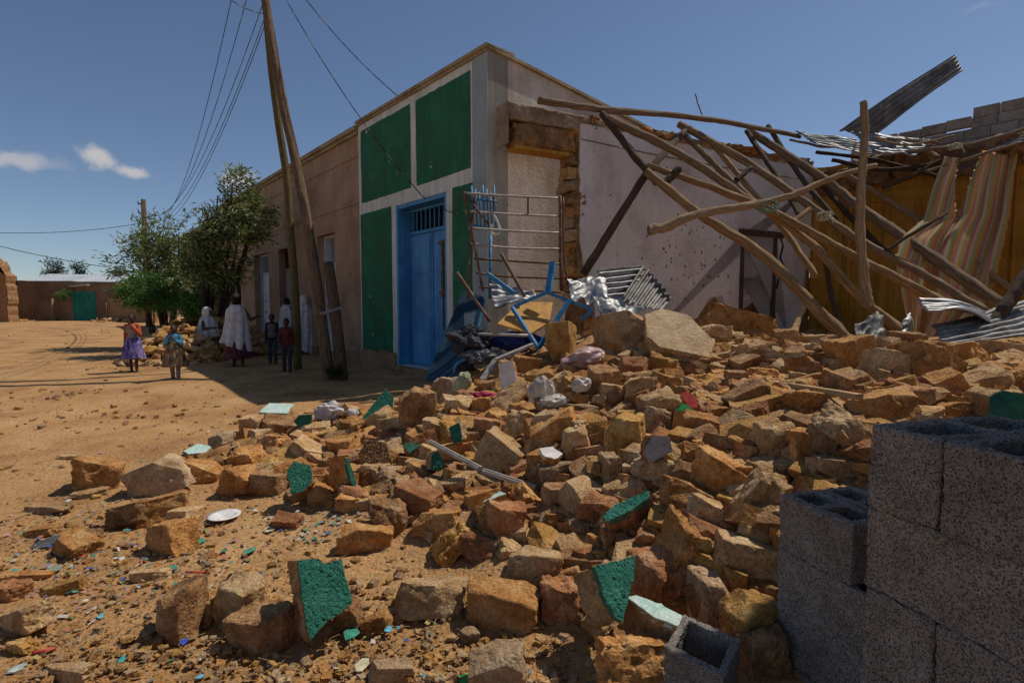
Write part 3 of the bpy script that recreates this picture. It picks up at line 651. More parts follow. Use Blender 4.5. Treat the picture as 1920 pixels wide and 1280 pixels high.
for (a, b) in ((.0, 1.2), (3.2, 4.9)):
    o_ = [(a, .3), (b, .3)]; q_ = b
    while q_ > a: o_.append((q_, .36 + .10 * noise.noise(V((q_ * 3.1, 4, 0))) + .05 * noise.noise(V((q_ * 11, 1, 0))))); q_ -= .06
    ragged_wall(o_, lambda s, z, o=0: F1(s, z, o + .018), .006, 'mud_splash', plinth_mud, gb, jag=.012)
for k in range(16):
    s_, z_ = rs.uniform(.1, 4.8), rs.choice([rs.uniform(.5, 1.6), rs.uniform(3.5, 5.5)])
    if 1.15 < s_ < 3.25 and z_ < 3.55: continue
    r_ = rs.uniform(.015, .05); n_ = 9
    ragged_wall([(s_ + r_ * math.cos(i * 6.283 / n_) * rs.uniform(.4, 1.2), z_ + r_ * math.sin(i * 6.283 / n_) * rs.uniform(.5, 1.6)) for i in range(n_)], lambda s, z, o=0: F1(s, z, o + .0165), .004, 'paint_chip', plinth_mud if k % 3 else trim_white, gb, jag=.004)
# blue door in its recess
dr = MB(); slab(dr, F1, 3.08, 3.16, .12, 3.5, -.44, -.002); slab(dr, F1, 1.25, 1.31, .12, 3.5, -.44, -.002); slab(dr, F1, 1.31, 3.08, 3.42, 3.5, -.44, -.02)
door = dr.build('door', blue_door, gb, label='blue double metal door with barred transom')
for (a, b) in ((1.33, 2.18), (2.20, 3.06)):
    mb = MB(); slab(mb, F1, a, b, .14, 2.88, -.33, -.29)
    for (z0, z1) in ((.2, 1.16), (1.26, 2.0), (2.08, 2.8)):
        slab(mb, F1, a + .07, b - .07, z0, z1, -.289, -.272)
    slab(mb, F1, a, a + .035, .14, 2.88, -.289, -.268); slab(mb, F1, b - .035, b, .14, 2.88, -.289, -.268)
    mb.build('leaf', blue_door, door)
mb = MB(); slab(mb, F1, 1.33, 3.06, 2.89, 2.95, -.34, -.26); slab(mb, F1, 1.33, 3.06, 3.36, 3.41, -.34, -.26)
for i in range(10): s_ = 1.42 + i * .17; slab(mb, F1, s_, s_ + .022, 2.95, 3.36, -.31, -.29)
mb.build('transom_grille', blue_door, door)
mb = MB(); slab(mb, F1, 1.3, 3.1, .1, 3.45, -.62, -.60); mb.build('room_shade_sheet', shade_black, gb)  # near-black sheet painting the shade behind the blue door
mb = MB(); slab(mb, F1, 1.72, 1.80, 1.55, 2.68, -.268, -.235); slab(mb, F1, 1.62, 1.90, 2.60, 2.66, -.268, -.24); slab(mb, F1, 1.64, 1.88, 1.62, 1.68, -.268, -.24); slab(mb, F1, 1.74, 1.78, .9, 1.55, -.268, -.25)
mb.build('rusty_bolt', rust, door)

# long brown plastered row of shops
bb = empty('brown_shop_row', F1(4.95, 0), 'long brown plastered building with narrow white doors beyond the green front', 'building')
dz = [(6.5, 7.75, .1, 3.3), (9.6, 11.1, .1, 3.2), (12.15, 13.9, .1, 3.2), (15.8, 17.3, .1, 3.1)]
F1b = FF(C0 - N1 * .04, D1, N1)
holed_wall(MB(), F1b, 4.95, 18.2, 0, 5.5, dz, .5).build('front_wall', brown_plaster, bb)
mb = MB(); slab(mb, F1b, 4.94, 18.3, 5.5, 5.60, -.5, .12); slab(mb, F1b, 4.95, 18.2, 5.42, 5.499, .002, .06); mb.build('cornice', cornice_m, bb)
mb = MB(); slab(mb, F1b, 4.96, 18.2, 3.82, 3.87, .002, .025); slab(mb, F1b, 4.96, 18.2, 4.92, 4.95, .002, .02); mb.build('string_course', brown_plaster, bb)
for (a, b) in ((4.9, 6.45), (7.8, 9.55), (11.15, 12.1), (13.95, 15.75)): mb = MB(); slab(mb, F1b, a, b, 0, .25, .002, .06); mb.build('plinth', plinth_mud, bb)
mb = MB(); mb.add([F1b(4.95, 5.4, -.4), F1b(18.2, 5.4, -.4), F1b(18.2, 4.6, -8), F1b(4.95, 4.6, -8)], [(0, 1, 2, 3)]); mb.build('roof', tin_rust, bb)
mb = MB(); mb.obox(F1b(18.0, 0, -.5), -N1 * 7.5, D1 * .2, V((0, 0, 5.0))); mb.build('end_wall', brown_plaster, bb)
for i, (a, b, z0, z1) in enumerate(dz):
    mb = MB(); slab(mb, F1b, a, a + .06, z0, z1, -.4, -.2); slab(mb, F1b, b - .06, b, z0, z1, -.4, -.2); slab(mb, F1b, a + .06, b - .06, z1 - .06, z1, -.4, -.2)
    fr = mb.build('door', white_door if i != 1 else wood_door, bb, label=('white metal shop door nearest the green front', 'dark open shop doorway', 'white metal shop door in the middle', 'far dark shop door')[i])
    open_ = i in (1, 3)
    if not open_:
        half = (a + b) / 2
        for (p, q) in ((a + .07, half - .01), (half + .01, b - .07)):
            mb = MB(); slab(mb, F1b, p, q, z0, 2.5, -.32, -.28); slab(mb, F1b, p + .06, q - .06, z0 + .1, 1.2, -.279, -.262); slab(mb, F1b, p + .06, q - .06, 1.3, 2.4, -.279, -.262)
            lf = mb.build('leaf', white_door, fr)
            for zz in (1.1, 1.5): m2 = MB(); slab(m2, F1b, (p + q) / 2, (p + q) / 2 + .04, zz, zz + .1, -.261, -.24); m2.build('latch', rust, fr)
        mb = MB(); slab(mb, F1b, a + .07, b - .07, 2.52, 2.57, -.33, -.27)
        for k in range(9): s_ = a + .14 + k * (b - a - .28) / 8; slab(mb, F1b, s_, s_ + .022, 2.57, z1 - .06, -.31, -.29)
        mb.build('transom_grille', white_door, fr)
    else:
        mb = MB(); slab(mb, F1b, b - .09, b - .06, z0, 2.6, -.9, -.2); mb.build('leaf', white_door if i == 1 else wood_door, fr)
    mb = MB(); slab(mb, F1b, a, b, z0, z1, -.95, -.93); mb.build('room_shade_sheet', shade_black, bb)  # near-black sheet painting the shade inside each shop doorway
# next building, half hidden by the trees
nb = empty('far_brown_building', F1b(18.6, 0), 'far dark brown building half hidden behind the trees', 'building')
F1c = FF(C0 - N1 * .35, D1, N1)
holed_wall(MB(), F1c, 18.5, 30, 0, 5.3, [(20, 21.2, .1, 2.6), (24, 25.2, .9, 2.4)], .5).build('front_wall', dark_plaster, nb)
mb = MB(); slab(mb, F1c, 18.45, 30.1, 5.3, 5.42, -.6, .12); mb.build('cornice', cornice_m, nb)
mb = MB(); mb.add([F1c(18.5, 5.3, -.4), F1c(30, 5.3, -.4), F1c(30, 4.5, -8), F1c(18.5, 4.5, -8)], [(0, 1, 2, 3)]); mb.build('roof', tin_rust, nb)
mb = MB(); slab(mb, F1c, 20, 21.2, .1, 2.6, -.3, -.25); mb.build('door', wood_door, nb)
mb = MB(); slab(mb, F1c, 24, 25.2, .9, 2.4, -.3, -.27); mb.build('window', shade_black, nb)
mb = MB(); mb.obox(F1c(18.5, 0, -.5), -N1 * 7.5, D1 * .25, V((0, 0, 4.8))); mb.obox(F1c(29.7, 0, -.5), -N1 * 7.5, D1 * .25, V((0, 0, 4.8))); mb.build('end_wall', dark_plaster, nb)

# ------------------------------------------------------------------ the collapsed house: white wall, yellow wall
W0 = V((1.15, 9.4, 0)); DW = V((.889, .458, 0)).normalized(); NW = V((.458, -.889, 0)).normalized()
FW = FF(W0, DW, NW)
ch = empty('collapsed_house', W0, 'ruined house: standing white inner wall and yellow wall without a roof', 'building')
rw = random.Random(3)
# white wall with a ragged left end and a ragged right lower end
WH = 4.58
# stone core (mud and stone), slightly smaller than the plaster skins
core = [(0.0, 0), (0.05, 1.6), (-.02, 2.2), (-.04, 3.2), (0, 4.1), (-.05, WH + .02), (2, WH + .08), (4, WH + .02), (6.4, WH + .05), (6.4, 0), (5.22, 0), (5.22, 2.98), (4.08, 2.98), (4.08, 0)]
ragged_wall(core, lambda s, z, o=0: FW(s, z, o - .02), .42, 'wall_core', mud, ch, jag=.035)
skin = [(.42, .7), (.36, 1.5), (.14, 2.0), (.04, 2.5), (.02, 4.3), (.02, WH - .06), (3, WH - .1), (6.38, WH - .12), (6.38, 2.5), (6.2, 2.2), (6.12, 1.8), (6.3, 1.3), (6.0, .9), (5.6, .7), (5.24, .6), (5.24, 3.0), (4.06, 3.0), (4.06, 1.0), (3.7, 1.1), (3.6, 1.6), (3.2, 1.55), (2.9, 1.15), (2.5, 1.05), (2.2, .6), (1, .6)]
ragged_wall(skin, lambda s, z, o=0: FW(s, z, o + .012), .03, 'white_plaster', plaster_white, ch, jag=.02, step=.07)
# grey backing coat showing where the white has come off
ragged_wall([(2.0, .5), (2.6, 1.2), (3.0, 1.5), (3.3, 1.9), (3.8, 1.9), (4.07, 2.0), (4.07, .5)], lambda s, z, o=0: FW(s, z, o + .004), .02, 'bare_plaster_patch', dark_plaster, ch, jag=.03, step=.06)
# chipped holes
mb = MB()
for i in range(95):
    if i < 60: s, z = rw.gauss(2.75, .55), rw.gauss(2.35, .42)
    else: s, z = rw.uniform(.3, 5.9), rw.uniform(1.4, 4.3)
    if 3.9 < s < 5.4 and z < 3.2 or s < .3 or s > 5.9: continue
    r = rw.uniform(.010, .030) * (1 if i < 60 else .8); n = 7
    ring = [FW(s + r * math.cos(k * 6.283 / n) * rw.uniform(.6, 1.2), z + r * math.sin(k * 6.283 / n) * rw.uniform(.7, 1.5), .0145) for k in range(n)]
    mb.add(ring, [tuple(range(n))])
mb.build('chipped_holes', mud, ch, kind='stuff')
# stones in the broken end of the wall
for i in range(17):
    z = .9 + i * .215
    s = rw.uniform(-.05, .08) + (.3 if z < 1.5 else 0); w = rw.uniform(.16, .26)
    o = bpy.data.objects.new('wall_stone', rock_mesh(20 + i % 9, rw.choice(['tan', 'orange', 'brown', 'grey']))); COL.objects.link(o); o.parent = ch
    o.location = FW(s - .02, z, -.20 + rw.uniform(-.04, .04)) - WL[ch]; o.scale = (w * 1.2, .40, .21); o.rotation_euler = (rw.uniform(-.15, .15), rw.uniform(-.15, .15), math.atan2(DW.y, DW.x) + rw.uniform(-.2, .2))
# ragged coping of stones and earth along the wall top
for i in range(26):
    s = .35 + i * .24 + rw.uniform(-.05, .05); d = rw.uniform(.14, .24)
    o = bpy.data.objects.new('coping_stone', rock_mesh(rw.randrange(45), rw.choice(['brown', 'tan', 'orange', 'brown']))); COL.objects.link(o); o.parent = ch
    o.location = FW(s, WH + d * .18, -.12 + rw.uniform(-.14, .1)) - WL[ch]; o.scale = (d * 1.3, d * 1.3, d * .7); o.rotation_euler = (rw.uniform(-.3, .3), rw.uniform(-.3, .3), rw.uniform(0, 6))
# ring beam stub jutting out past the broken end
bm = bmesh.new(); pts = []
mb = MB(); a = FW(-1.36, 3.98, -.36); mb.obox(a, DW * 1.42, NW * .36, V((0, 0, .70)))
def rough_box(o, ax, ay, az, L, amp, seed, name, m_, parent, bev=.02):
    bm = bmesh.new(); q = MB().obox(o, ax, ay, az)
    vv = [bm.verts.new(p) for p in q.v]
    for f in q.f: bm.faces.new([vv[i] for i in f])
    bmesh.ops.bevel(bm, geom=bm.edges[:], offset=bev, segments=1, affect='EDGES')
    bmesh.ops.triangulate(bm, faces=bm.faces[:]); refine(bm, L, 6); bmesh.ops.recalc_face_normals(bm, faces=bm.faces); bm.normal_update()
    for v_ in bm.verts: v_.co += v_.normal * amp * noise.fractal(v_.co * 6 + V((seed, 0, 0)), .9, 2, 4)
    off = WL[parent] if parent is not None else V(o)
    for v_ in bm.verts: v_.co -= off
    return link_mesh(name, bm_mesh(bm, name, mats=[m_]), parent, off)
beam = rough_box(FW(-1.36, 4.40, -.40), DW * 1.9, NW * .40, V((0, 0, .26)), .06, .02, 3, 'ring_beam', concrete, ch)
rough_box(FW(-1.25, 4.02, -.37), DW * 1.30, NW * .33, V((0, 0, .385)), .04, .055, 8, 'broken_masonry', mud, ch, bev=.05)
mb = MB(); mb.obox(FW(-1.2, 3.965, -.36), DW * 1.28, NW * .30, V((0, 0, .05))); mb.build('yellow_soffit', yellow_plaster, ch)
mb = MB(); mb.obox(FW(-1.385, 4.0, -.38), DW * .03, NW * .38, V((0, 0, .66))); mb.build('beam_end', concrete, ch)
# inner door
mb = MB(); mb.obox(FW(4.08, .5, -.14), DW * .11, NW * .16, V((0, 0, 2.48))); mb.obox(FW(5.09, .5, -.14), DW * .13, NW * .16, V((0, 0, 2.48))); mb.obox(FW(4.0, 2.86, -.14), DW * 1.42, NW * .17, V((0, 0, .13)))
dfr = mb.build('inner_door', wood_door, ch, label='dark wooden door frame in the white wall')
mb = MB(); mb.obox(FW(4.19, .5, -.36), DW * .5, NW * .04, V((0, 0, 2.36))); mb.build('leaf', wood_door, dfr)
mb = MB(); mb.obox(FW(4.0, .4, -1.6), DW * 1.4, NW * .02, V((0, 0, 2.7))); mb.build('room_shade_sheet', shade_black, ch)  # near-black sheet standing in for the unlit room beyond the frame
# crack to the right of the door
mb = MB(); cr = [(5.28, 2.95), (5.42, 2.7), (5.34, 2.45), (5.5, 2.2), (5.3, 1.95), (5.25, 1.75)]
for (a, b) in zip(cr, cr[1:]):
    w = .035; mb.add([FW(a[0] - w, a[1], .0135), FW(a[0] + w, a[1], .0135), FW(b[0] + w * .8, b[1], .0135), FW(b[0] - w * .8, b[1], .0135)], [(0, 1, 2, 3)])
mb.build('crack', shade_black, ch)
# yellow wall, turning back towards the street
Y0 = FW(6.42, 0, 0); DY = -D1; NY = N1
FY = FF(Y0, DY, NY)
ragged_wall([(-.02, 0), (-.02, 4.5), (1.0, 4.42), (2.0, 4.3), (3.2, 4.28), (4.4, 4.15), (6.5, 4.2), (6.5, 0)], FY, .4, 'yellow_wall', yellow_plaster, ch, jag=.03)
mb = MB()
for (s_, w) in ((.55, .09), (.75, .07), (2.3, .05), (3.4, .05)): slab(mb, FY, s_, s_ + w, .5, 4.2, .002, .05)
for z_ in (3.55, 3.75): slab(mb, FY, .9, 6, z_, z_ + .03, .002, .03)
mb.build('wall_batten', yellow_plaster, ch)
mb = MB(); slab(mb, FY, 4.3, 6.5, .3, 4.0, .003, .02); mb.build('dark_wall_patch', dark_plaster, ch)  # thin slab of darker plaster over the near end of the yellow wall
for i in range(7):
    rough_box(FY(.1 + i * .72, 3.86 + .06 * (i % 3), -.35), DY * .70, NY * rw.uniform(.45, .75), V((0, 0, rw.uniform(.42, .58))), .09, .09, 20 + i, 'mud_roof_edge', dark_plaster if i % 2 else mud, ch, bev=.05)
# block wall rising behind the yellow one
bw = empty('grey_block_wall', FY(.6, 4.0, -.7), 'unfinished grey concrete block wall with stepped top, upper right', 'wall')
FB = FF(Y0 - NY * .75, DY, NY)
blk = None
bt = [5.2 + .0 * i for i in range(12)]
def wblock(s, z, L=.39, h=.19, tilt=0):
    mb = MB(); slab(mb, FB, s, s + L, z, z + h, -.15, 0.0); o = mb.build('block', block_far, bw); return o
block_far = mat('grey_block', [(.20, .17, .145), (.29, .25, .215), (.36, .32, .28)], scale=6, bump=.5, bscale=30, rnd=.12)
for r_ in range(6):
    z = 3.9 + r_ * .2
    for i in range(16):
        s = .5 + i * .4 - (.2 if r_ % 2 else 0)
        top = 4.72 + (.2 if s > 1.0 else 0)
        if z + .19 <= 4.95: wblock(s, z)
for (s, z, L) in ((1.0, 4.91, .36), (1.4, 4.9, .39), (1.8, 4.93, .39), (2.2, 4.95, .39), (2.6, 4.9, .39), (3.0, 4.9, .39), (3.4, 4.9, .39), (3.8, 4.9, .39), (4.2, 4.9, .39), (2.62, 5.1, .39), (3.03, 5.1, .39), (3.44, 5.1, .39), (3.85, 5.1, .39)): wblock(s, z, L)
mb = MB(); slab(mb, FB, .4, 6.9, 0, 3.898, -.15, 0); mb.build('lower_courses', block_far, bw)

# unseen wall and roof added outside the frame at right to shade the stacked blocks
nh = empty('added_shade_wall', (2.85, -.5, 0), 'unseen plastered wall added past the right edge to shade the blocks', 'building')
mb = MB(); mb.obox((2.85, -4, 0), (.4, 0, 0), (0, 6.9, 0), (0, 0, 4.9)); mb.build('wall', plaster_side, nh)
mb = MB(); mb.obox((2.8, -4.1, 4.9), (3.5, 0, 0), (0, 7.02, 0), (0, 0, .12)); mb.build('roof', tin_rust, nh)

# ------------------------------------------------------------------ far end of the lane
fw = empty('compound_wall', (-30, 40, 0), 'long mud-plastered compound wall with a green gate across the lane end', 'wall')
mb = MB(); mb.obox((-60, 40, 0), (23.2, .3, 0), (0, .4, 0), (0, 0, 3.25)); mb.obox((-31.3 + 0, 40.3, 0), (1.6, .0, 0), (0, .4, 0), (0, 0, 3.15)); mb.obox((-33.1, 40.31, 2.55), (1.8, 0, 0), (0, .38, 0), (0, 0, .62)); mb.obox((-36.8, 40.3, 0), (3.7, 0, 0), (0, .4, 0), (0, 0, 3.22))
mb.build('wall', dark_plaster, fw)
gt = MB(); gt.obox((-33.05, 40.2, .05), (1.72, 0, 0), (0, .06, 0), (0, 0, 2.38)); g = gt.build('gate', gate_green, fw, label='green corrugated metal gate')
for i in range(12): mb = MB(); mb.obox((-33.0 + i * .14, 40.17, .08), (.07, 0, 0), (0, .03, 0), (0, 0, 2.3)); mb.build('rib', gate_green, g)
mb = MB(); mb.obox((-33.0, 39.9, 2.78), (1.3, 0, .1), (0, .6, 0), (0, 0, .05)); mb.build('gate_roof', tin_roof, fw)
wl2 = MB(); wl2.obox((-29.7, 39.3, 0), (5.5, -3.5, 0), (.2, .35, 0), (0, 0, 1.9)); wl2.build('brick_wall', mat('far_brick', [(.22, .11, .045), (.36, .20, .085), (.46, .28, .13)], scale=3, stretch=(1, 1, 4), bump=.6, bscale=5), label='low orange stone wall right of the green gate', cat='wall')
th = empty('tin_roofed_house', (-36, 52, 0), 'low house with pale tin roof behind the compound wall', 'house')
mb = MB(); mb.obox((-47.8, 52, 0), (13.5, 0, 0), (0, 6, 0), (0, 0, 3.6)); mb.build('wall', dark_plaster, th)
mb = MB(); mb.obox((-48.3, 51, 3.25), (14.4, 0, -.25), (0, 5, 1.35), (0, 0, .06)); mb.build('roof', tin_roof, th)
ft = empty('ruined_stone_house', (-35.3, 37, 0), 'ruined stone house corner with broken top at far left', 'building')
FTW = lambda s, z, o=0: V((s, 37 - o, z))
ragged_wall([(-40, 0), (-40, 4.5), (-36.2, 4.55), (-35.5, 4.4), (-35.3, 3.7), (-34.95, 3.4), (-34.9, 0)], FTW, .8, 'wall', RM['brown'], ft, step=.25, jag=.12)
for i in range(4):
    b_ = bpy.data.objects.new('loose_stone', rock_mesh(i, 'tan')); COL.objects.link(b_); b_.parent = ft; b_.location = (-.5 - i * .6, .3, 4.5 + .1 * (i % 2)); b_.scale = (.55, .6, .4)
def heapx(name, cx, cy, rx, ry, hh, n, smin, smax, label, seed, tones):
    rd = random.Random(seed); mb = MB()
    ico = [V(p).normalized() for p in ((0, 0, 1), (.9, 0, .45), (.28, .85, .45), (-.72, .53, .45), (-.72, -.53, .45), (.28, -.85, .45), (.72, .53, -.45), (-.28, .85, -.45), (-.9, 0, -.45), (-.28, -.85, -.45), (.72, -.53, -.45), (0, 0, -1))]
    fc = [(0,1,2),(0,2,3),(0,3,4),(0,4,5),(0,5,1),(1,6,2),(2,7,3),(3,8,4),(4,9,5),(5,10,1),(6,7,2),(7,8,3),(8,9,4),(9,10,5),(10,6,1),(11,7,6),(11,8,7),(11,9,8),(11,10,9),(11,6,10)]
    for _ in range(n):
        a, r = rd.uniform(0, 6.283), rd.random() ** .5
        x, y = cx + rx * r * math.cos(a), cy + ry * r * math.sin(a)
        z = hh * max(0, 1 - r ** 1.6) * rd.random() ** .45 + .03
        s = rd.uniform(smin, smax); m = Euler((rd.uniform(-.5, .5), rd.uniform(-.5, .5), rd.uniform(0, 6.3))).to_matrix()
        dd = V((s * rd.uniform(.9, 1.5), s, s * rd.uniform(.5, .8)))
        mb.add([m @ V((p.x * dd.x * rd.uniform(.7, 1.15), p.y * dd.y * rd.uniform(.7, 1.15), p.z * dd.z * rd.uniform(.7, 1.15))) + V((x, y, z)) for p in ico], fc, mi=rd.randrange(len(tones)))
    return mb.build(name, [RM[t] for t in tones], label=label, cat='stones', kind='stuff')
heapx('stone_heap', -8.1, 13.0, 1.25, 1.3, .85, 620, .06, .16, 'heap of loose building stones behind the two girls', 21, ['tan', 'brown', 'ochre', 'tan'])
heapx('stone_heap', -8.6, 15.2, 2.2, 1.0, 1.2, 520, .07, .17, 'rough bank of stones under the bright green bush', 22, ['tan', 'brown', 'orange'])
heapx('stone_heap', -37.5, 38.6, 3.6, .8, .45, 300, .10, .28, 'low spill of stones along the compound wall left of the gate', 23, ['tan', 'orange', 'tan'])
heapx('stone_heap', -27.6, 37.5, 2.4, 1.0, .5, 200, .10, .26, 'low spill of stones right of the green gate', 24, ['tan', 'ochre', 'brown'])
# ------------------------------------------------------------------ fallen roof poles
def log(pts, r0, r1, m_, label, seed, name='roof_pole', group=None, n=14, wob=.2, per=16):
    r0 *= .80; r1 *= .80
    path = catmull([at(u, v, Y) for u, v, Y in pts], per)
    # gentle natural crookedness
    for i, p in enumerate(path):
        p += V((noise.noise(V((i * .21, seed, 0))), 0, noise.noise(V((i * .21, seed, 7))))) * .014
    m = len(path); rad = [(r0 + (r1 - r0) * i / (m - 1)) * (1 + .07 * noise.noise(V((i * .4, seed * 3.3, 1)))) for i in range(m)]
    return MB().tube(path, rad, n, wob=wob, seed=seed).build(name, m_, smooth=True, label=label, cat='pole', group=group)
log([(1010,188,8.9),(1130,205,9.3),(1330,224,10.2),(1500,256,11.4)], .075, .055, wood_grey, 'long grey ridge pole lying along the top of the white wall', 1)
log([(1128,212,9.25),(1172,270,9.05),(1232,344,8.75)], .07, .075, wood_dark, 'short dark rafter top joining the ridge pole to the leftmost rafter', 26)
log([(1212,322,8.7),(1312,402,8.2),(1425,474,7.7),(1508,556,7.3),(1594,642,7.0)], .082, .098, wood_warm, 'leftmost fallen rafter crossing the white wall down to the rubble', 2)
log([(1140,222,9.2),(1280,292,9.0),(1412,380,8.8),(1524,448,8.5)], .085, .075, wood_grey, 'second fallen rafter, passing behind the crooked branch', 3)
log([(1436,392,8.7),(1530,466,8.3),(1612,556,7.8),(1722,646,7.2)], .07, .08, wood_warm, 'steep rafter continuing below the crooked branch to the rubble', 27)
log([(1213,310,8.85),(1330,350,8.7),(1450,398,8.5),(1612,486,8.0),(1770,568,7.5)], .06, .085, wood_warm, 'warm brown rafter starting where two poles cross on the white wall', 4)
log([(1272,232,10.3),(1400,304,9.9),(1511,380,9.4),(1605,447,8.9),(1725,511,8.3),(1848,584,7.6)], .085, .075, wood_grey, 'middle fallen rafter running down to the striped cloth', 5)
log([(1402,244,11.2),(1545,336,10.2),(1602,382,9.8),(1703,451,9.0),(1880,574,7.8)], .09, .115, wood_grey, 'thickest fallen rafter on the right, ending at a round sawn end', 6)
log([(1588,328,10.8),(1720,412,9.8),(1896,544,8.5)], .06, .07, wood_warm, 'thin upper rafter in front of the yellow wall', 7)
log([(1284,246,10.2),(1212,328,8.95),(1094,514,8.6)], .07, .085, wood_dark, 'dark pole leaning down left across the white wall', 8)
log([(1274,316,8.7),(1244,346,8.65)], .075, .07, wood_dark, 'short dark pole stub lashed at the pole crossing', 9)
log([(1286,256,10.2),(1371,339,9.5),(1440,400,9.0)], .07, .06, wood_grey, 'short rafter beneath the crooked branch', 10)
log([(1216,432,7.6),(1250,425,7.62),(1300,404,7.65),(1400,386,7.7),(1480,368,7.75),(1560,334,7.8),(1642,310,7.9)], .092, .045, wood_pale, 'pale crooked branch lying across the rafters', 11, name='crooked_branch')
log([(1618,190,7.65),(1622,250,7.65),(1616,330,7.62),(1613,430,7.6),(1620,520,7.58),(1630,574,7.55)], .055, .085, wood_pale, 'pale upright pole standing among the fallen rafters', 12, name='upright_pole')
log([(1400,246,11.0),(1430,292,10.4),(1466,344,9.8),(1498,404,9.2)], .06, .05, wood_dark, 'thin dark pole dropping from the wall top right of centre', 13)
log([(1380,338,9.4),(1408,314,9.6)], .055, .05, wood_dark, 'tiny dark cross stick between two rafters, upper left', 14)
log([(1488,414,8.8),(1518,392,9.0)], .05, .05, wood_warm, 'short cross stick between two rafters below the branch', 15)
log([(1935,500,6.6),(1900,552,6.5),(1862,612,6.4)], .085, .10, wood_dark, 'dark leaning pole at the right edge of the picture', 16)
log([(1506,574,8.0),(1474,655,7.4)], .055, .06, plank, 'short brown prop leaning below the inner door', 17)
log([(1735,322,9.6),(1820,296,9.4),(1930,262,9.2)], .035, .03, wood_grey, 'thin stick above the striped cloth', 18, name='roof_stick')
log([(1640,258,10.4),(1700,272,10.2),(1790,254,10.0)], .035, .022, wood_pale, 'thin pale bent stick on the torn roof sheets', 19, name='roof_stick')
log([(1605,268,9.0),(1598,290,8.9)], .03, .028, wood_pale, 'small pale broken stick hanging beside the upright pole', 20, name='roof_stick')
log([(1700,284,10.0),(1820,270,9.7),(1930,240,9.4)], .04, .04, wood_grey, 'straight grey stick along the roof edge at right', 21, name='roof_stick')
log([(1660,470,8.6),(1740,420,8.6),(1775,400,8.7)], .035, .03, wood_dark, 'short dark stick poking through the striped cloth', 22, name='roof_stick')
log([(1560,300,11.2),(1660,318,10.6),(1800,300,9.9)], .05, .05, wood_dark, 'dark purlin along the top of the yellow wall', 23)
log([(1530,285,11.6),(1640,300,10.9),(1760,330,10.2)], .045, .045, wood_dark, 'second dark purlin below the roof sheets', 24)
log([(1440,236,11.3),(1500,330,10.4),(1566,410,9.6)], .06, .06, wood_dark, 'dark pole hanging behind the middle rafters', 28)
log([(1505,300,11.2),(1570,380,10.3),(1650,462,9.6),(1720,520,9.2)], .065, .06, wood_dark, 'dark back rafter before the yellow wall', 29)
log([(1330,262,10.4),(1402,350,9.8),(1470,432,9.1),(1530,520,8.5)], .06, .065, wood_warm, 'slim rafter between the second and middle rafters', 30)
log([(1545,470,9.0),(1560,560,8.6),(1588,640,8.2)], .05, .06, wood_dark, 'short dark post standing behind the rafters', 31)
log([(1655,352,10.2),(1710,330,10.0),(1765,300,9.8)], .05, .05, wood_dark, 'dark stick slanting up to the roof edge', 32, name='roof_stick')
log([(1480,262,11.2),(1560,276,10.9),(1660,262,10.5),(1760,268,10.1)], .03, .03, wood_grey, 'slender roof stick lying on the mud edge', 33, name='roof_stick')
log([(1303,176,10.3),(1316,216,10.3)], .014, .014, rust, 'thin rusty rebar sticking up from the wall top', 25, name='rebar', n=6, wob=0)
# rag lashings round the crossings
def wisp(u, v, Y, r, m_, label, seed, name='rope_lashing', cat='rope'):
    rd = random.Random(seed); mb = MB(); c = at(u, v, Y)
    for i in range(7):
        a = rd.uniform(0, 6.28); pts = []
        for k in range(9):
            t = a + k * .75; pts.append(c + V((math.cos(t) * r * rd.uniform(.8, 1.2), math.sin(t * 1.1 + i) * r * .9, math.sin(t) * r * .7 + rd.uniform(-.01, .01))))
        mb.tube(catmull(pts, 3), .008, 5)
    mb.tube(catmull([c, c + V((.05, -.1, -.05)), c + V((.1, -.1, -.14))], 4), .008, 5)
    return mb.build(name, m_, smooth=True, label=label, cat=cat)
rope_m = plain('rope', (.42, .40, .28)); teal_rag = plain('teal_rag', (.16, .27, .20))
wisp(1440, 388, 7.7, .11, teal_rag, 'greenish rag tied where the crooked branch crosses the rafters', 1)
wisp(1545, 405, 8.7, .09, rope_m, 'pale knotted rope on the middle rafter', 2)
wisp(1790, 275, 9.6, .07, rope_m, 'rope knot at the roof edge above the striped cloth', 3)

# ------------------------------------------------------------------ sheet metal
def sheet(corners, nu, nv, waves, amp, crump, m_, label, seed, name='corrugated_sheet', bend=0.0, thick=.004):
    """corners: four world points a,b,c,d; corrugations run along a->b"""
    a, b, c, d = corners; n = ((b - a).cross(d - a)).normalized(); vs_, fs = [], []
    for j in range(nv + 1):
        for i in range(nu + 1):
            s, t = i / nu, j / nv
            p = (a.lerp(b, s)).lerp(d.lerp(c, s), t)
            h = amp * math.sin(t * waves * 2 * math.pi) if waves else 0
            h += crump * (noise.noise(V((s * 1.7 + seed, t * 1.7, 0))) + .9 * abs(noise.noise(V((s * 3 + seed, t * 3, 3)))) - .3 + .12 * abs(noise.noise(V((s * 8, t * 8, seed)))))
            h += bend * math.sin(s * math.pi)
            vs_.append(p + n * h)
    for j in range(nv):
        for i in range(nu): k = j * (nu + 1) + i; fs.append((k, k + 1, k + nu + 2, k + nu + 1))
    o = MB().add(vs_, fs).build(name, m_, smooth=waves > 0 or True, label=label, cat='metal sheet')
    md = o.modifiers.new('thickness', 'SOLIDIFY'); md.thickness = thick
    return o
A = at
sheet([A(1573,246,11.2), A(1790,103,10.6), A(1805,134,10.3), A(1645,252,10.8)], 20, 70, 5, .022, .03, tin_rust, 'long corrugated roof sheet bent up against the sky', 1, bend=-.06)
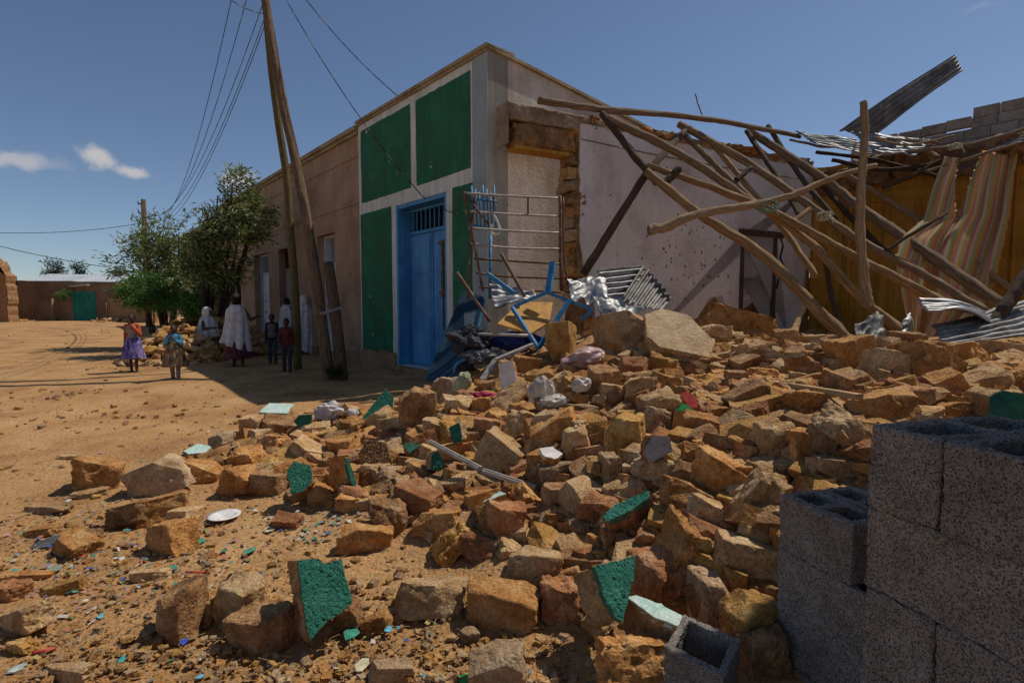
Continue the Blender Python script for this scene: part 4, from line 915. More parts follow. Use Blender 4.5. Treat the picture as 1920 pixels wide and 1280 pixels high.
sheet([A(1490,246,11.4), A(1600,262,10.8), A(1640,292,10.2), A(1530,272,10.8)], 30, 50, 7, .02, .06, tin, 'bright torn roof sheet on the wall top left of the upright pole', 3)
sheet([A(1590,248,11.2), A(1745,262,10.4), A(1715,298,9.9), A(1640,284,10.2)], 30, 50, 8, .02, .07, tin, 'shiny crumpled roof sheet hanging over the yellow wall', 4)
sheet([A(1850,278,10.0), A(1935,248,9.4), A(1935,262,9.0), A(1860,288,9.6)], 20, 30, 5, .018, .03, tin_rust, 'strip of roof sheet at the right picture edge', 5)
sheet([A(1120,506,7.6), A(1203,498,8.0), A(1196,552,7.7), A(1124,560,7.3)], 24, 60, 5, .03, .03, tin, 'rusty silver corrugated sheet leaning before the white wall', 6)
sheet([A(1204,498,8.0), A(1160,566,7.3), A(1238,582,7.4), A(1262,556,7.9)], 24, 60, 7, .022, .03, tin_rust, 'dark folded half of the corrugated sheet before the white wall', 7)
sheet([A(1062,528,7.5), A(1128,520,7.8), A(1138,566,7.2), A(1070,560,7.1)], 30, 30, 0, 0, .16, tin, 'crumpled silver sheet below the leaning dark pole', 8, name='crumpled_sheet')
sheet([A(1108,560,7.2), A(1160,562,7.4), A(1202,588,7.0), A(1130,604,6.8)], 30, 30, 0, 0, .14, tin, 'shiny crumpled foil-like sheet above the big tan slab', 9, name='crumpled_sheet')
sheet([A(916,534,7.7), A(1000,542,7.9), A(1005,565,7.3), A(925,580,7.2)], 30, 40, 5, .02, .08, tin, 'bright bent sheet behind the blue metal frame', 10)
sheet([A(1388,672,6.3), A(1440,652,6.7), A(1482,672,6.5), A(1440,700,6.0)], 30, 30, 0, 0, .14, tin, 'crumpled silver sheet lying on the stone chips', 11, name='crumpled_sheet')
sheet([A(1474,652,6.5), A(1580,644,6.9), A(1582,662,6.4), A(1490,668,6.2)], 30, 40, 4, .02, .05, tin_rust, 'flat corrugated sheet under the rafter ends', 12)
sheet([A(1722,560,6.9), A(1870,596,6.7), A(1860,608,6.3), A(1735,590,6.3)], 40, 50, 6, .02, .05, tin, 'bright corrugated sheet lying below the thick rafter end', 13, bend=-.08)
sheet([A(1600,612,6.9), A(1640,592,7.1), A(1668,640,6.7), A(1622,652,6.5)], 24, 24, 0, 0, .13, tin_rust, 'twisted grey sheet between the fallen rafter ends', 14, name='crumpled_sheet')
sheet([A(1690,600,6.8), A(1708,586,7.0), A(1712,636,6.8), A(1692,640,6.6)], 16, 16, 0, 0, .07, tin, 'small upright scrap of sheet near the striped cloth', 15, name='crumpled_sheet')
sheet([A(1746,612,6.5), A(1930,560,6.8), A(1935,625,6.0), A(1770,648,6.0)], 40, 50, 8, .02, .05, tin_rust, 'dark corrugated sheet at the right under the leaning pole', 16)
sheet([A(1338,648,6.6), A(1356,646,6.7), A(1364,678,6.4), A(1346,682,6.3)], 12, 12, 0, 0, .05, tin, 'narrow strip of bright sheet beside the fallen slab', 17, name='crumpled_sheet')

# ------------------------------------------------------------------ junk pile in front of the side wall
def rods(segs, r, m_, name, label, cat, parent=None, n=6):
    mb = MB()
    for s in segs: mb.tube(catmull([A(*q) for q in s], 5), r, n)
    return mb.build(name, m_, parent, smooth=True, label=label, cat=cat)
g_ = empty('window_grille', A(960, 600, 7.9), 'rusty steel window grille leaning over the junk pile', 'grille')
def bar_(pts, r, name='bar', m_=None): MB().tube(catmull([A(*q) for q in pts], 5), r, 6).build(name, m_ or rust, g_, smooth=True)
yy = [362, 396, 427, 457, 485, 512, 538]
for i, y in enumerate(yy):
    bar_([(868 + i * 5, y + (0 if i else 0), 7.9), (960, y + 6 + rs.uniform(-3, 3) * (i > 2), 7.95), (1052, y + 10, 8.0)], .017, m_=grey_steel if i < 4 else rust)
bar_([(870, 360, 7.9), (888, 450, 7.85), (905, 545, 7.7)], .02); bar_([(1050, 368, 8.0), (1051, 450, 7.95), (1052, 545, 7.8)], .024, 'post'); bar_([(1056, 370, 8.02), (1057, 460, 7.96), (1064, 535, 7.8)], .014, 'post')
bar_([(892, 362, 7.95), (880, 460, 7.9), (878, 560, 7.8)], .02, 'post'); bar_([(925, 366, 7.94), (926, 398, 7.94)], .014); bar_([(990, 369, 7.97), (990, 402, 7.97)], .014); bar_([(872, 362, 7.9), (915, 420, 7.9)], .016)
bg_ = empty('blue_grille', A(900, 500, 8.2), 'small bright blue barred grille behind the rusty one', 'grille')
for i in range(7):
    x = 884 + i * 7; MB().tube([A(x, 348 + (i % 3) * 6, 8.2), A(x + 4, 428, 8.15)], .014, 6).build('bar', blue_metal, bg_, smooth=True)
for (y, y2) in ((372, 378), (420, 432)): MB().tube([A(878, y, 8.18), A(932, y2, 8.14)], .016, 6).build('rail', blue_metal, bg_, smooth=True)
MB().tube([A(920, 440, 8.2), A(918, 560, 8.0)], .025, 6).build('post', blue_metal, bg_, smooth=True)
white_pl = plain('white_plastic', (.62, .62, .60), rough=.5)
MB().tube(catmull([A(922, 398, 8.0), A(932, 415, 8.0), A(937, 436, 8.0), (A(922, 438, 8.0)), A(921, 420, 8.0)], 6), .018, 7).build('plastic_loop', white_pl, smooth=True, label='white plastic strap hanging from the blue grille', cat='strap')
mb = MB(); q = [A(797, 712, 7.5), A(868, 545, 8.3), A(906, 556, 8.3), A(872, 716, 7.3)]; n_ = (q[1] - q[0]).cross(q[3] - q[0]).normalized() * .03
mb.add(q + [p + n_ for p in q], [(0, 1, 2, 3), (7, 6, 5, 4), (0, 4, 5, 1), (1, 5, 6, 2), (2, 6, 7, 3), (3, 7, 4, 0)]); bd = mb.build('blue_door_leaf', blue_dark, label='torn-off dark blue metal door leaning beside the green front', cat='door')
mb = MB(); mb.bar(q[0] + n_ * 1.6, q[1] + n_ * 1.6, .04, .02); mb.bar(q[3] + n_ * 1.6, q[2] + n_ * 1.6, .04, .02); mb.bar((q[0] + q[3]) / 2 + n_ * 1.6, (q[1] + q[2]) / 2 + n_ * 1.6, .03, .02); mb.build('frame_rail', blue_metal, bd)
def sqtube(pts, w, m_, parent, name='rail'):
    P_ = [A(*p) for p in pts]
    for a, b in zip(P_, P_[1:]): MB().bar(a, b, w, w).build(name, m_, parent)
bf = empty('bent_blue_frame', A(1010, 655, 6.7), 'bent bright blue metal frame standing on the junk', 'frame')
sqtube([(960, 576, 6.9), (1025, 548, 7.0), (1111, 580, 6.9)], .042, blue_metal, bf)
sqtube([(960, 576, 6.88), (1010, 654, 6.6)], .042, blue_metal, bf); sqtube([(1010, 652, 6.58), (1068, 562, 6.9)], .045, blue_metal, bf)
sqtube([(914, 513, 7.2), (964, 550, 7.05)], .05, blue_metal, bf); sqtube([(1037, 492, 7.2), (1028, 547, 7.05)], .07, blue_metal, bf); sqtube([(1111, 580, 6.9), (1090, 600, 6.9)], .04, blue_metal, bf)
mb = MB(); q = [A(932, 610, 6.75), A(976, 568, 7.2), A(1036, 570, 7.25), (A(1030, 606, 6.9)), A(996, 628, 6.7)]; n_ = (q[1] - q[0]).cross(q[3] - q[0]).normalized() * .03
mb.add(q + [p - n_ for p in q], [(0, 1, 2, 3, 4), (9, 8, 7, 6, 5)] + [(i, i + 5, (i + 1) % 5 + 5, (i + 1) % 5) for i in range(5)]); mb.build('orange_board', plain('foam_orange', (.52, .27, .07)), label='orange-yellow board inside the bent blue frame', cat='board')
rods([[(857, 511, 7.3), (918, 602, 6.9)]], .022, rust, 'rusty_bar', 'rusty bar sticking up at the left of the junk pile', 'bar')
rods([[(940, 476, 7.4), (984, 556, 7.1)]], .022, rust, 'rusty_bar', 'rusty bar leaning above the blue frame', 'bar')
rods([[(884, 626, 6.8), (990, 629, 6.6)]], .02, grey_steel, 'steel_tube', 'thin horizontal steel tube across the junk pile', 'bar')
mb = MB(); mb.bar(A(930, 674, 6.3), A(1000, 645, 6.5), .09, .03); mb.build('door_rail', grey_steel, label='flat steel rail pointing up right below the blue frame', cat='bar')
mb = MB(); mb.bar(A(905, 712, 6.2), A(931, 674, 6.4), .09, .03); mb.build('door_rail', grey_steel, label='short steel rail folded down from the flat rail', cat='bar')
def lump(u, v, Y, w, h, d, m_, name, label, cat, seed, rough=.16, fq=1.0):
    k = Y / FPX; bm = bmesh.new(); bmesh.ops.create_icosphere(bm, subdivisions=5, radius=.5); so = V((seed * 3.1, seed, 0))
    for v_ in bm.verts:
        p = v_.co.copy(); f = 1 + rough * noise.fractal(p * 3 * fq + so, .8 if fq == 1 else 1.3, 2, 4) * 2 - rough * (1.2 if fq == 1 else 2.6) * abs(noise.noise(p * 5 * fq + so)); v_.co = V((p.x * w * k * f, p.y * d * f, p.z * h * k * f))
    c = A(u, v, Y); o = link_mesh(name, bm_mesh(bm, name, mats=[m_]), off=c); return tag(o, label, cat)
cloth_dark = plain('dark_cloth', (.035, .036, .045), bump=.6, bscale=14); cloth_blue = plain('blue_cloth', (.025, .04, .15), bump=.5, bscale=12)
lump(884, 640, 6.9, 88, 56, .5, cloth_dark, 'torn_mattress', 'dark torn mattress roll at the left of the junk pile', 'mattress', 1)
lump(965, 640, 6.9, 90, 40, .4, cloth_blue, 'blue_cloth_bundle', 'dark blue cloth bundle under the orange board', 'cloth', 2)
lump(900, 668, 6.7, 80, 30, .35, plain('grey_cloth', (.14, .14, .15)), 'grey_cloth', 'grey crumpled cloth on the junk pile', 'cloth', 3, .22)
lump(872, 690, 6.7, 34, 34, .25, cloth_dark, 'black_bundle', 'small black bundle at the foot of the dark blue door', 'bundle', 4)
lump(1010, 690, 6.9, 90, 50, .4, plain('brown_earth', (.30, .17, .08), bump=1, bscale=8), 'earth_clod', 'lump of brown earth below the flat rail', 'earth', 5)
rods([[(852, 700, 6.6), (855, 684, 6.6), (874, 672, 6.6)]], .022, blue_metal, 'blue_pipe', 'short bent bright blue pipe at the foot of the junk', 'pipe')
# plastic bags and litter one can point to
def bag(u, v, w, h, m_, label, seed, name='plastic_bag', tilt=0, rough=.15, cat='bag'):
    p = hit(u, v + h * .4); o = lump(u, v, p.y * .965, w, h, w * p.y / FPX * .7, m_, name, label, cat, seed, rough, .62); o.rotation_euler.y = R(tilt); return o
film = plain('plastic_film', (.47, .42, .36), rough=.35, bump=.4, bscale=8); film_pk = plain('striped_film', (.45, .30, .27), rough=.4, bump=.5, bscale=8)
rag_w = plain('white_rag', (.55, .50, .49), bump=.9, bscale=10)
bag(1016, 735, 54, 70, film, 'translucent white plastic bag in the upper heap', 11); bag(1036, 752, 60, 24, film, 'flat white plastic film below the translucent bag', 12, tilt=-14)
bag(1095, 672, 86, 40, film_pk, 'red-and-white striped plastic bag on top of the heap', 13, tilt=-12); bag(1090, 722, 38, 30, film, 'small grey crumpled plastic bag beside the striped bag', 14)
bag(618, 772, 60, 40, rag_w, 'frayed white rag at the back left of the heap', 15, name='white_rag', cat='rag', rough=.24); bag(662, 776, 26, 22, rag_w, 'small white rag next to the leaning green slab', 16, name='white_rag', cat='rag')
bag(865, 725, 30, 60, plain('pale_green_film', (.36, .38, .24), rough=.4), 'pale green plastic strip below the black bundle', 17, tilt=20); bag(866, 752, 34, 20, plain('violet_film', (.33, .28, .5), rough=.4), 'violet printed plastic wrapper left of the orange stones', 18)
bag(908, 742, 50, 18, plain('crimson_cloth', (.30, .02, .07)), 'crimson cloth scrap among the upper stones', 19, name='cloth_scrap', cat='cloth'); bag(925, 700, 30, 22, plain('green_film', (.10, .30, .09)), 'green plastic wrapper below the steel rail', 20)
def scrap(poly, m_, name, label, cat, lift=.02, thick=.006):
    us = [a for a, b in poly]; vs2 = [b for a, b in poly]; p = hit(sum(us) / len(us), max(vs2)); Y = p.y * .95
    q = [A(a, b, Y + (max(vs2) - b) * .002) for a, b in poly]; n = len(q); d = V((0, -.5, .8)).normalized() * thick
    MB().add([x + d for x in q] + [x for x in q], [tuple(range(n)), tuple(range(2 * n - 1, n - 1, -1))] + [(i, i + n, (i + 1) % n + n, (i + 1) % n) for i in range(n)]).build(name, m_, label=label, cat=cat)
red_pl = plain('red_plastic', (.50, .06, .05), rough=.45); green_pl = plain('green_plastic', (.02, .32, .07), rough=.45)
scrap([(1276,738),(1290,734),(1310,752),(1306,766),(1290,764)], red_pl, 'plastic_scrap', 'bright red plastic scrap on the upper heap', 'scrap')
scrap([(1266,768),(1280,756),(1300,768),(1298,776),(1270,776)], green_pl, 'plastic_scrap', 'bright green plastic scrap touching the red one', 'scrap')
st = empty('aluminium_strip', A(900, 880, 3.4), 'bent grey aluminium strip lying across the heap', 'strip')
for (a, b) in (((806, 828, 3.75), (900, 878, 3.35)), ((906, 882, 3.33), (1004, 914, 3.15))):
    MB().bar(A(*a), A(*b), .035, .022).build('rail', grey_steel, st); MB().bar(A(*a) + V((0, -.004, .014)), A(*b) + V((0, -.004, .014)), .008, .01).build('rib', grey_steel, st)
MB().bar(A(1432, 714, hit(1432, 714).y * .95), A(1612, 744, hit(1612, 744).y * .90), .05, .035).build('wooden_batten', plank, label='long thin wooden batten lying on the right of the heap', cat='plank')
mb = MB()
pc = gp(420, 974); ring = [(0, .0), (.055, .0), (.075, .012), (.10, .02), (.102, .023), (.074, .016), (.05, .004), (0, .004)]
for i, (r, z) in enumerate(ring): pass
n = 28; vs_ = [pc + V((r * math.cos(2 * math.pi * k / n), r * math.sin(2 * math.pi * k / n), z + .012)) for r, z in ring[1:-1] for k in range(n)]
m = len(ring) - 2; fs = [(j * n + k, j * n + (k + 1) % n, (j + 1) * n + (k + 1) % n, (j + 1) * n + k) for j in range(m - 1) for k in range(n)] + [tuple(range(n - 1, -1, -1)), tuple((m - 1) * n + k for k in range(n))]
MB().add(vs_, fs).build('plate', plain('white_enamel', (.7, .7, .68), rough=.35, bump=.05), smooth=True, label='white broken plate lying on the sand', cat='plate')
def stick(u0, v0, u1, v1, r, m_, name, label, cat):
    MB().tube(catmull([gp(u0, v0, .012 + r), gp((u0 + u1) / 2, (v0 + v1) / 2, .02 + r), gp(u1, v1, .012 + r)], 5), r, 7).build(name, m_, smooth=True, label=label, cat=cat)
stick(62, 1224, 104, 1215, .008, red_pl, 'red_pen', 'red plastic pen at lower left', 'pen'); stick(350, 1072, 384, 1072, .006, red_pl, 'red_tube', 'red plastic tube on the sand behind the brown stone', 'tube')
def flat(u, v, w, m_, label, seed, name='paper_scrap'):
    rd = random.Random(seed); c = gp(u, v, .014); k = c.y / FPX; n = 6
    q = [c + V((w * .5 * k * math.cos(i * 6.283 / n) * rd.uniform(.7, 1.2), w * .5 * k * math.sin(i * 6.283 / n) * rd.uniform(1.0, 1.8), rd.uniform(0, .015))) for i in range(n)]
    MB().add([p + V((0, 0, .003)) for p in q] + q, [tuple(range(n)), tuple(range(2 * n - 1, n - 1, -1))] + [(i, i + n, (i + 1) % n + n, (i + 1) % n) for i in range(n)]).build(name, m_, label=label, cat='scrap')
cy = plain('cyan_paper', (.12, .42, .55)); pale = plain('pale_paper', (.42, .55, .56)); olive = plain('olive_card', (.35, .28, .03)); dkgr = plain('grey_felt', (.07, .07, .075)); teal = plain('teal_chip', (.05, .26, .18)); yel = plain('cream_card', (.55, .50, .32))
flat(30, 1258, 30, pale, 'pale blue paper scrap at the lower left corner', 1); flat(187, 1158, 10, cy, 'small cyan scrap on bare sand left of the brown stones', 2); flat(375, 1272, 14, cy, 'cyan scrap at the bottom edge', 3)
flat(228, 1240, 16, plain('turquoise', (.04, .34, .34)), 'turquoise scrap near the bottom left', 4); flat(85, 1020, 44, dkgr, 'dark grey felt piece left of the round orange stone', 5); flat(262, 976, 20, olive, 'olive yellow card against the dark stone', 6)
flat(468, 1034, 26, teal, 'teal plaster flake on the sand below the plate', 7); flat(375, 1016, 22, teal, 'teal plaster flake right of the leaning brown stone', 8); flat(102, 1068, 26, plain('sage_chip', (.22, .27, .2)), 'sage green flake on the sand at left', 9)
flat(345, 1207, 14, plain('blue_scrap', (.03, .07, .4)), 'dark blue plastic scrap in front of the upright brown stone', 10); flat(680, 1250, 30, yel, 'cream coloured card at the bottom', 11); flat(660, 1190, 34, teal, 'teal plaster flake at the foot of the green slab', 12); flat(728, 1182, 20, cy, 'blue plastic scrap right of the green slab', 13)
flat(870, 1276, 30, green_pl, 'green plastic corner at the bottom edge', 14); flat(505, 995, 20, yel, 'cream paper strip on the sand', 15)
# confetti of tiny litter that nobody could count
pal = [plain('bit_' + str(i), c, rough=.6) for i, c in enumerate([(.05, .09, .28), (.07, .24, .18), (.11, .28, .36), (.42, .38, .33), (.12, .27, .07), (.38, .14, .07), (.34, .2, .22), (.48, .45, .42), (.05, .16, .12), (.38, .3, .1), (.3, .22, .13), (.25, .16, .09)])]
mb = MB(); rd = random.Random(8)
def bits(n, fu, smin, smax):
    for _ in range(n):
        u, v = fu(); c = gp(u, v); 
        if c.y > 8: continue
        s = rd.uniform(smin, smax) * rd.choice((.6, 1, 1, 1.6)); a = rd.uniform(0, 6.28); e = rd.uniform(.3, 1)
        ax = V((math.cos(a), math.sin(a), rd.uniform(-.3, .3))) * s; ay = V((-math.sin(a), math.cos(a), rd.uniform(-.4, .4))) * s * e
        c = c + V((0, 0, H(c.x, c.y) + .012 + s * .25)); mb.add([c - ax - ay * rd.uniform(.5, 1), c + ax - ay, c + ax * rd.uniform(.5, 1) + ay, c - ax + ay], [(0, 1, 2, 3)], mi=rd.randrange(len(pal)))
bits(1100, lambda: (rd.gauss(180, 190), 1040 + rd.gauss(0, 75)), .003, .012); bits(520, lambda: (rd.gauss(620, 70), 985 + rd.gauss(0, 24)), .004, .011); bits(260, lambda: (rd.uniform(-20, 1000), rd.uniform(900, 1285)), .003, .008); bits(120, lambda: (rd.gauss(440, 40), rd.gauss(940, 20)), .003, .008)
mb.build('litter', pal, label='scatter of tiny coloured plastic and paper bits on the sand', cat='litter', kind='stuff', origin=(0, 0, 0))
mb = MB()
for _ in range(420):
    c = gp(rd.uniform(-30, 1000), rd.uniform(900, 1285)); a = rd.uniform(0, 6.28); L = rd.uniform(.01, .06); d = V((math.cos(a), math.sin(a), rd.uniform(-.05, .15))) * L
    c.z = H(c.x, c.y) + .016; mb.tube([c - d, c + d], .0012, 4)
mb.build('straw', plain('straw', (.42, .30, .14)), label='dry straw and twigs strewn over the sand', cat='straw', kind='stuff', origin=(0, 0, 0))

# ------------------------------------------------------------------ striped cloth on the poles
def stripes_material():
    m = bpy.data.materials.new('striped_cloth'); m.use_nodes = True; n, l = m.node_tree.nodes, m.node_tree.links; b = n['Principled BSDF']; b.inputs['Roughness'].default_value = .9
    tc = n.new('ShaderNodeTexCoord'); sp = n.new('ShaderNodeSeparateXYZ'); l.new(tc.outputs['UV'], sp.inputs[0])
    mu = n.new('ShaderNodeMath'); mu.operation = 'MULTIPLY'; mu.inputs[1].default_value = 4.6; l.new(sp.outputs[0], mu.inputs[0]); fr = n.new('ShaderNodeMath'); fr.operation = 'FRACT'; l.new(mu.outputs[0], fr.inputs[0])
    r = n.new('ShaderNodeValToRGB'); r.color_ramp.interpolation = 'CONSTANT'; e = r.color_ramp.elements; cs = [(0, (.76, .32, .27)), (.12, (.80, .68, .40)), (.25, (.55, .60, .36)), (.38, (.84, .52, .11)), (.52, (.78, .42, .36)), (.66, (.82, .72, .50)), (.78, (.86, .56, .13)), (.9, (.60, .58, .36))]
    while len(e) < len(cs): e.new(.5)
    for i, (p, c) in enumerate(cs): e[i].position = p; e[i].color = (*c, 1)
    l.new(fr.outputs[0], r.inputs[0]); l.new(r.outputs[0], b.inputs['Base Color'])
    nz = n.new('ShaderNodeTexNoise'); nz.inputs['Scale'].default_value = 160; l.new(tc.outputs['UV'], nz.inputs['Vector']); bp = n.new('ShaderNodeBump'); bp.inputs['Strength'].default_value = .3; bp.inputs['Distance'].default_value = .01; l.new(nz.outputs[0], bp.inputs['Height']); l.new(bp.outputs[0], b.inputs['Normal'])
    tr = n.new('ShaderNodeBsdfTranslucent'); l.new(r.outputs[0], tr.inputs['Color']); mx = n.new('ShaderNodeMixShader'); mx.inputs[0].default_value = .6; l.new(b.outputs[0], mx.inputs[1]); l.new(tr.outputs[0], mx.inputs[2]); l.new(mx.outputs[0], n['Material Output'].inputs['Surface'])
    return m
nu, nv_ = 90, 70; vs_, fs, uvs = [], [], []
Lft = [(1768, 292), (1745, 350), (1728, 410), (1690, 440), (1672, 480), (1690, 560), (1705, 640)]; Rgt = [(1910, 284), (1902, 340), (1896, 400), (1884, 460), (1868, 530), (1830, 600), (1760, 660)]
def along(P_, t):
    x = t * (len(P_) - 1); i = min(int(x), len(P_) - 2); f = x - i; return (P_[i][0] + (P_[i + 1][0] - P_[i][0]) * f, P_[i][1] + (P_[i + 1][1] - P_[i][1]) * f)
for j in range(nv_ + 1):
    t = j / nv_; a, b = along(Lft, t), along(Rgt, t)
    for i in range(nu + 1):
        s = i / nu; fold = .10 * math.sin(s * 17 + 2.5 * t) * (.4 + .6 * t) + .07 * math.sin(s * 31 + t * 5) + .05 * noise.noise(V((s * 6, t * 4, 1)))
        vs_.append(A(a[0] + (b[0] - a[0]) * s + 2 * math.sin(j * .9) * (s in (0, 1)), a[1] + (b[1] - a[1]) * s + 5 * math.sin(s * 9), 9.5 - t * 1.1 + fold * .7))
for j in range(nv_):
    t = (j + .5) / nv_
    for i in range(nu):
        s = (i + .5) / nu; w = .16 * (1 - t / .36) + .01 * math.sin(j * 2.3)
        if t < .36 and abs(s - .36 - .1 * t) < w: continue
        if s < .02 + .02 * noise.noise(V((0, t * 20, 4))) or s > .985 + .02 * noise.noise(V((5, t * 20, 4))): continue
        k = j * (nu + 1) + i; fs.append((k, k + 1, k + nu + 2, k + nu + 1)); uvs.append(((i / nu, t), ((i + 1) / nu, t), ((i + 1) / nu, t + 1 / nv_), (i / nu, t + 1 / nv_)))
o = MB().add(vs_, fs, uvs).build('striped_cloth', stripes_material(), smooth=True, label='torn pink, yellow and green striped cloth hanging from the roof sticks', cat='cloth')
md = o.modifiers.new('thickness', 'SOLIDIFY'); md.thickness = .004

# ------------------------------------------------------------------ hollow concrete blocks
def block_mesh(L, W=.15, Hh=.188, wall=.03, seed=0, cav=2):
    xs = [0.0]; 
    cw = (L - wall * (cav + 1)) / cav
    for i in range(cav): xs += [wall + i * (cw + wall), wall + i * (cw + wall) + cw]
    xs += [L]; ys = [0, wall, W - wall, W]
    def solid(i, j): return 0 <= i < len(xs) - 1 and 0 <= j < 3 and not (j == 1 and i % 2 == 1)
    bm = bmesh.new()
    def q(*p): bm.faces.new([bm.verts.new(x) for x in p])
    for i in range(len(xs) - 1):
        for j in range(3):
            if not solid(i, j): continue
            a, b, c, d = xs[i], xs[i + 1], ys[j], ys[j + 1]
            q((a, c, Hh), (b, c, Hh), (b, d, Hh), (a, d, Hh)); q((a, d, 0), (b, d, 0), (b, c, 0), (a, c, 0))
            if not solid(i, j - 1): q((a, c, 0), (b, c, 0), (b, c, Hh), (a, c, Hh))
            if not solid(i, j + 1): q((b, d, 0), (a, d, 0), (a, d, Hh), (b, d, Hh))
            if not solid(i - 1, j): q((a, d, 0), (a, c, 0), (a, c, Hh), (a, d, Hh))
            if not solid(i + 1, j): q((b, c, 0), (b, d, 0), (b, d, Hh), (b, c, Hh))
    bmesh.ops.remove_doubles(bm, verts=bm.verts, dist=1e-5)
    bmesh.ops.bevel(bm, geom=[e for e in bm.edges if len(e.link_faces) == 2 and e.calc_face_angle(0) > .5], offset=.004, segments=1, affect='EDGES')
    bmesh.ops.triangulate(bm, faces=bm.faces[:]); refine(bm, .011, 6); bm.normal_update(); so = V((seed * 5.3, 1, 2))
    for v_ in bm.verts:
        h = .0022 * noise.noise(v_.co * 60 + so) + .0032 * noise.noise(v_.co * 130 + so) + .005 * noise.noise(v_.co * 18 + so)
        if v_.co.z > Hh - .004: h += .004 * noise.noise(v_.co * 75 + so)
        v_.co += v_.normal * h
    return bm_mesh(bm, 'concrete_block', mats=[block_m])
BA, BB = V((.284, -.959, 0)).normalized(), V((.959, .284, 0)).normalized()
BMS = [block_mesh(.40, seed=1), block_mesh(.40, seed=2), block_mesh(.28, seed=3, cav=2)]
def put_block(origin, xdir, me, label, group='stacked grey hollow blocks'):
    o = bpy.data.objects.new('concrete_block', me); COL.objects.link(o); o.location = origin; o.rotation_euler.z = math.atan2(xdir.y, xdir.x) + rs.uniform(-.012, .012); WL[o] = V(origin)
    return tag(o, label, 'concrete block', group)
Pc, Qc = V((.82, 1.2, 0)), V((.92, 1.80, 0))
rowname = ['top', 'second', 'third', 'fourth', 'fifth', 'bottom']
for r_ in range(6):
    z = 1.13 - .19 * (r_ + 1)
    if r_ % 2 == 0:
        for k in range(4):
            put_block(Pc + BA * (.152 + k * .156 - .002) + BB * (.004 if r_ else 0) + V((0, 0, z)), BB, BMS[k % 2], f'hollow grey block, {rowname[r_]} row of the near stack, ' + ('corner block', 'next to the corner', 'third from the corner', 'fourth from the corner')[k])
    else:
        for k in range(2):
            for b_ in range(2):
                put_block(Pc + BA * (.40 * (k + 1) + .006 * k - .006) * 1 + BB * (.156 * (b_ + 1) - .008 * 0) + V((0, 0, z)), -BA, BMS[(k + b_) % 2], f'hollow grey block, {rowname[r_]} row of the near stack, ' + ('left face' if b_ == 0 else 'behind the left face') + (', far end' if k == 0 else ', near end'))
for r_ in range(4):
    z = .755 - .19 * (r_ + 1)
    for b_ in range(2):
        L = .28 if r_ == 0 else .40
        put_block(Qc + BA * L + BB * (.156 * (b_ + 1)) + V((0, 0, z)), -BA, BMS[2] if r_ == 0 else BMS[(r_ + b_) % 2], f'hollow grey block, {rowname[r_]} row of the lower rear stack, ' + ('left' if b_ == 0 else 'right') + ' one')
o = bpy.data.objects.new('concrete_block', block_mesh(.19, .17, .19, wall=.024, seed=9, cav=1)); COL.objects.link(o); c = A(1318, 1206, 1.66)
o.rotation_euler = (R(12), R(6), R(-38)); o.location = c - (Euler(o.rotation_euler).to_matrix() @ V((.095, .085, .19))); tag(o, 'single half hollow block tilted in the rubble by the bottom edge', 'concrete block')
# ------------------------------------------------------------------ utility poles and wires
def upole(pts, r0, r1, m_, name, label, seed):
    path = catmull([A(*p) for p in pts], 8); m = len(path)
    return MB().tube(path, [r0 + (r1 - r0) * i / (m - 1) for i in range(m)], 14, wob=.06, seed=seed).build(name, m_, smooth=True, label=label, cat='pole')
p1 = upole([(559,694,11.65),(554,560,11.65),(545,440,11.65),(537,330,11.7),(522,230,11.7),(508,120,11.7),(500,30,11.75),(496,-60,11.75)], .088, .066, pole_olive, 'utility_pole', 'slender olive wooden utility pole, left of the crossed pair', 1)
p2 = upole([(618,716,9.95),(600,580,10.1),(578,430,10.4),(556,310,10.8),(532,200,11.1),(510,80,11.3),(495,-20,11.5),(488,-80,11.55)], .105, .08, pole_brown, 'utility_pole', 'thick brown leaning utility pole, right of the crossed pair', 2)
p3 = upole([(642,716,9.95),(630,600,10.1),(616,492,10.2)], .115, .095, pole_brown, 'pole_stub', 'short sawn-off pole stub strapped to the leaning pole', 3)
band = MB()
for dz_ in (0, .03): 
    ring = [A(590, 584, 10.3) + V((0, 0, dz_)), A(603, 590, 9.9) + V((0, 0, dz_)), A(640, 578, 9.95) + V((0, 0, dz_)), A(639, 572, 10.4) + V((0, 0, dz_)), A(592, 578, 10.4) + V((0, 0, dz_))]
    band.tube(ring, .014, 6)
band.build('wire_band', wire_steel, smooth=True, label='wire strap binding the pole stub to the leaning pole', cat='wire')
fp = empty('far_utility_pole', gp(280, 619), 'distant dark utility pole above the trees', 'pole'); b0 = gp(280, 619); topz = A(281, 374, b0.y).z
MB().tube([b0, V((b0.x, b0.y, topz))], [.16, .12], 10).build('shaft', wood_dark, fp, smooth=True)
for i, z in enumerate((.25, .75, 1.25)): MB().tube([V((b0.x - .1, b0.y, topz - z)), V((b0.x - .28, b0.y, topz - z)), V((b0.x - .3, b0.y, topz - z + .15))], .04, 7).build('insulator', black_wire, fp, smooth=True)
WLAB = 'power lines from the near pole to the distant pole'
FPT = V((b0.x, b0.y, topz))
def wire(a, b, sag, r, label, m_=None, n=26):
    pts = [a.lerp(b, i / n) - V((0, 0, 4 * sag * (i / n) * (1 - i / n))) for i in range(n + 1)]
    MB().tube(pts, r, 5).build('power_line', m_ or black_wire, smooth=True, label=label, cat='wire', group='power lines')
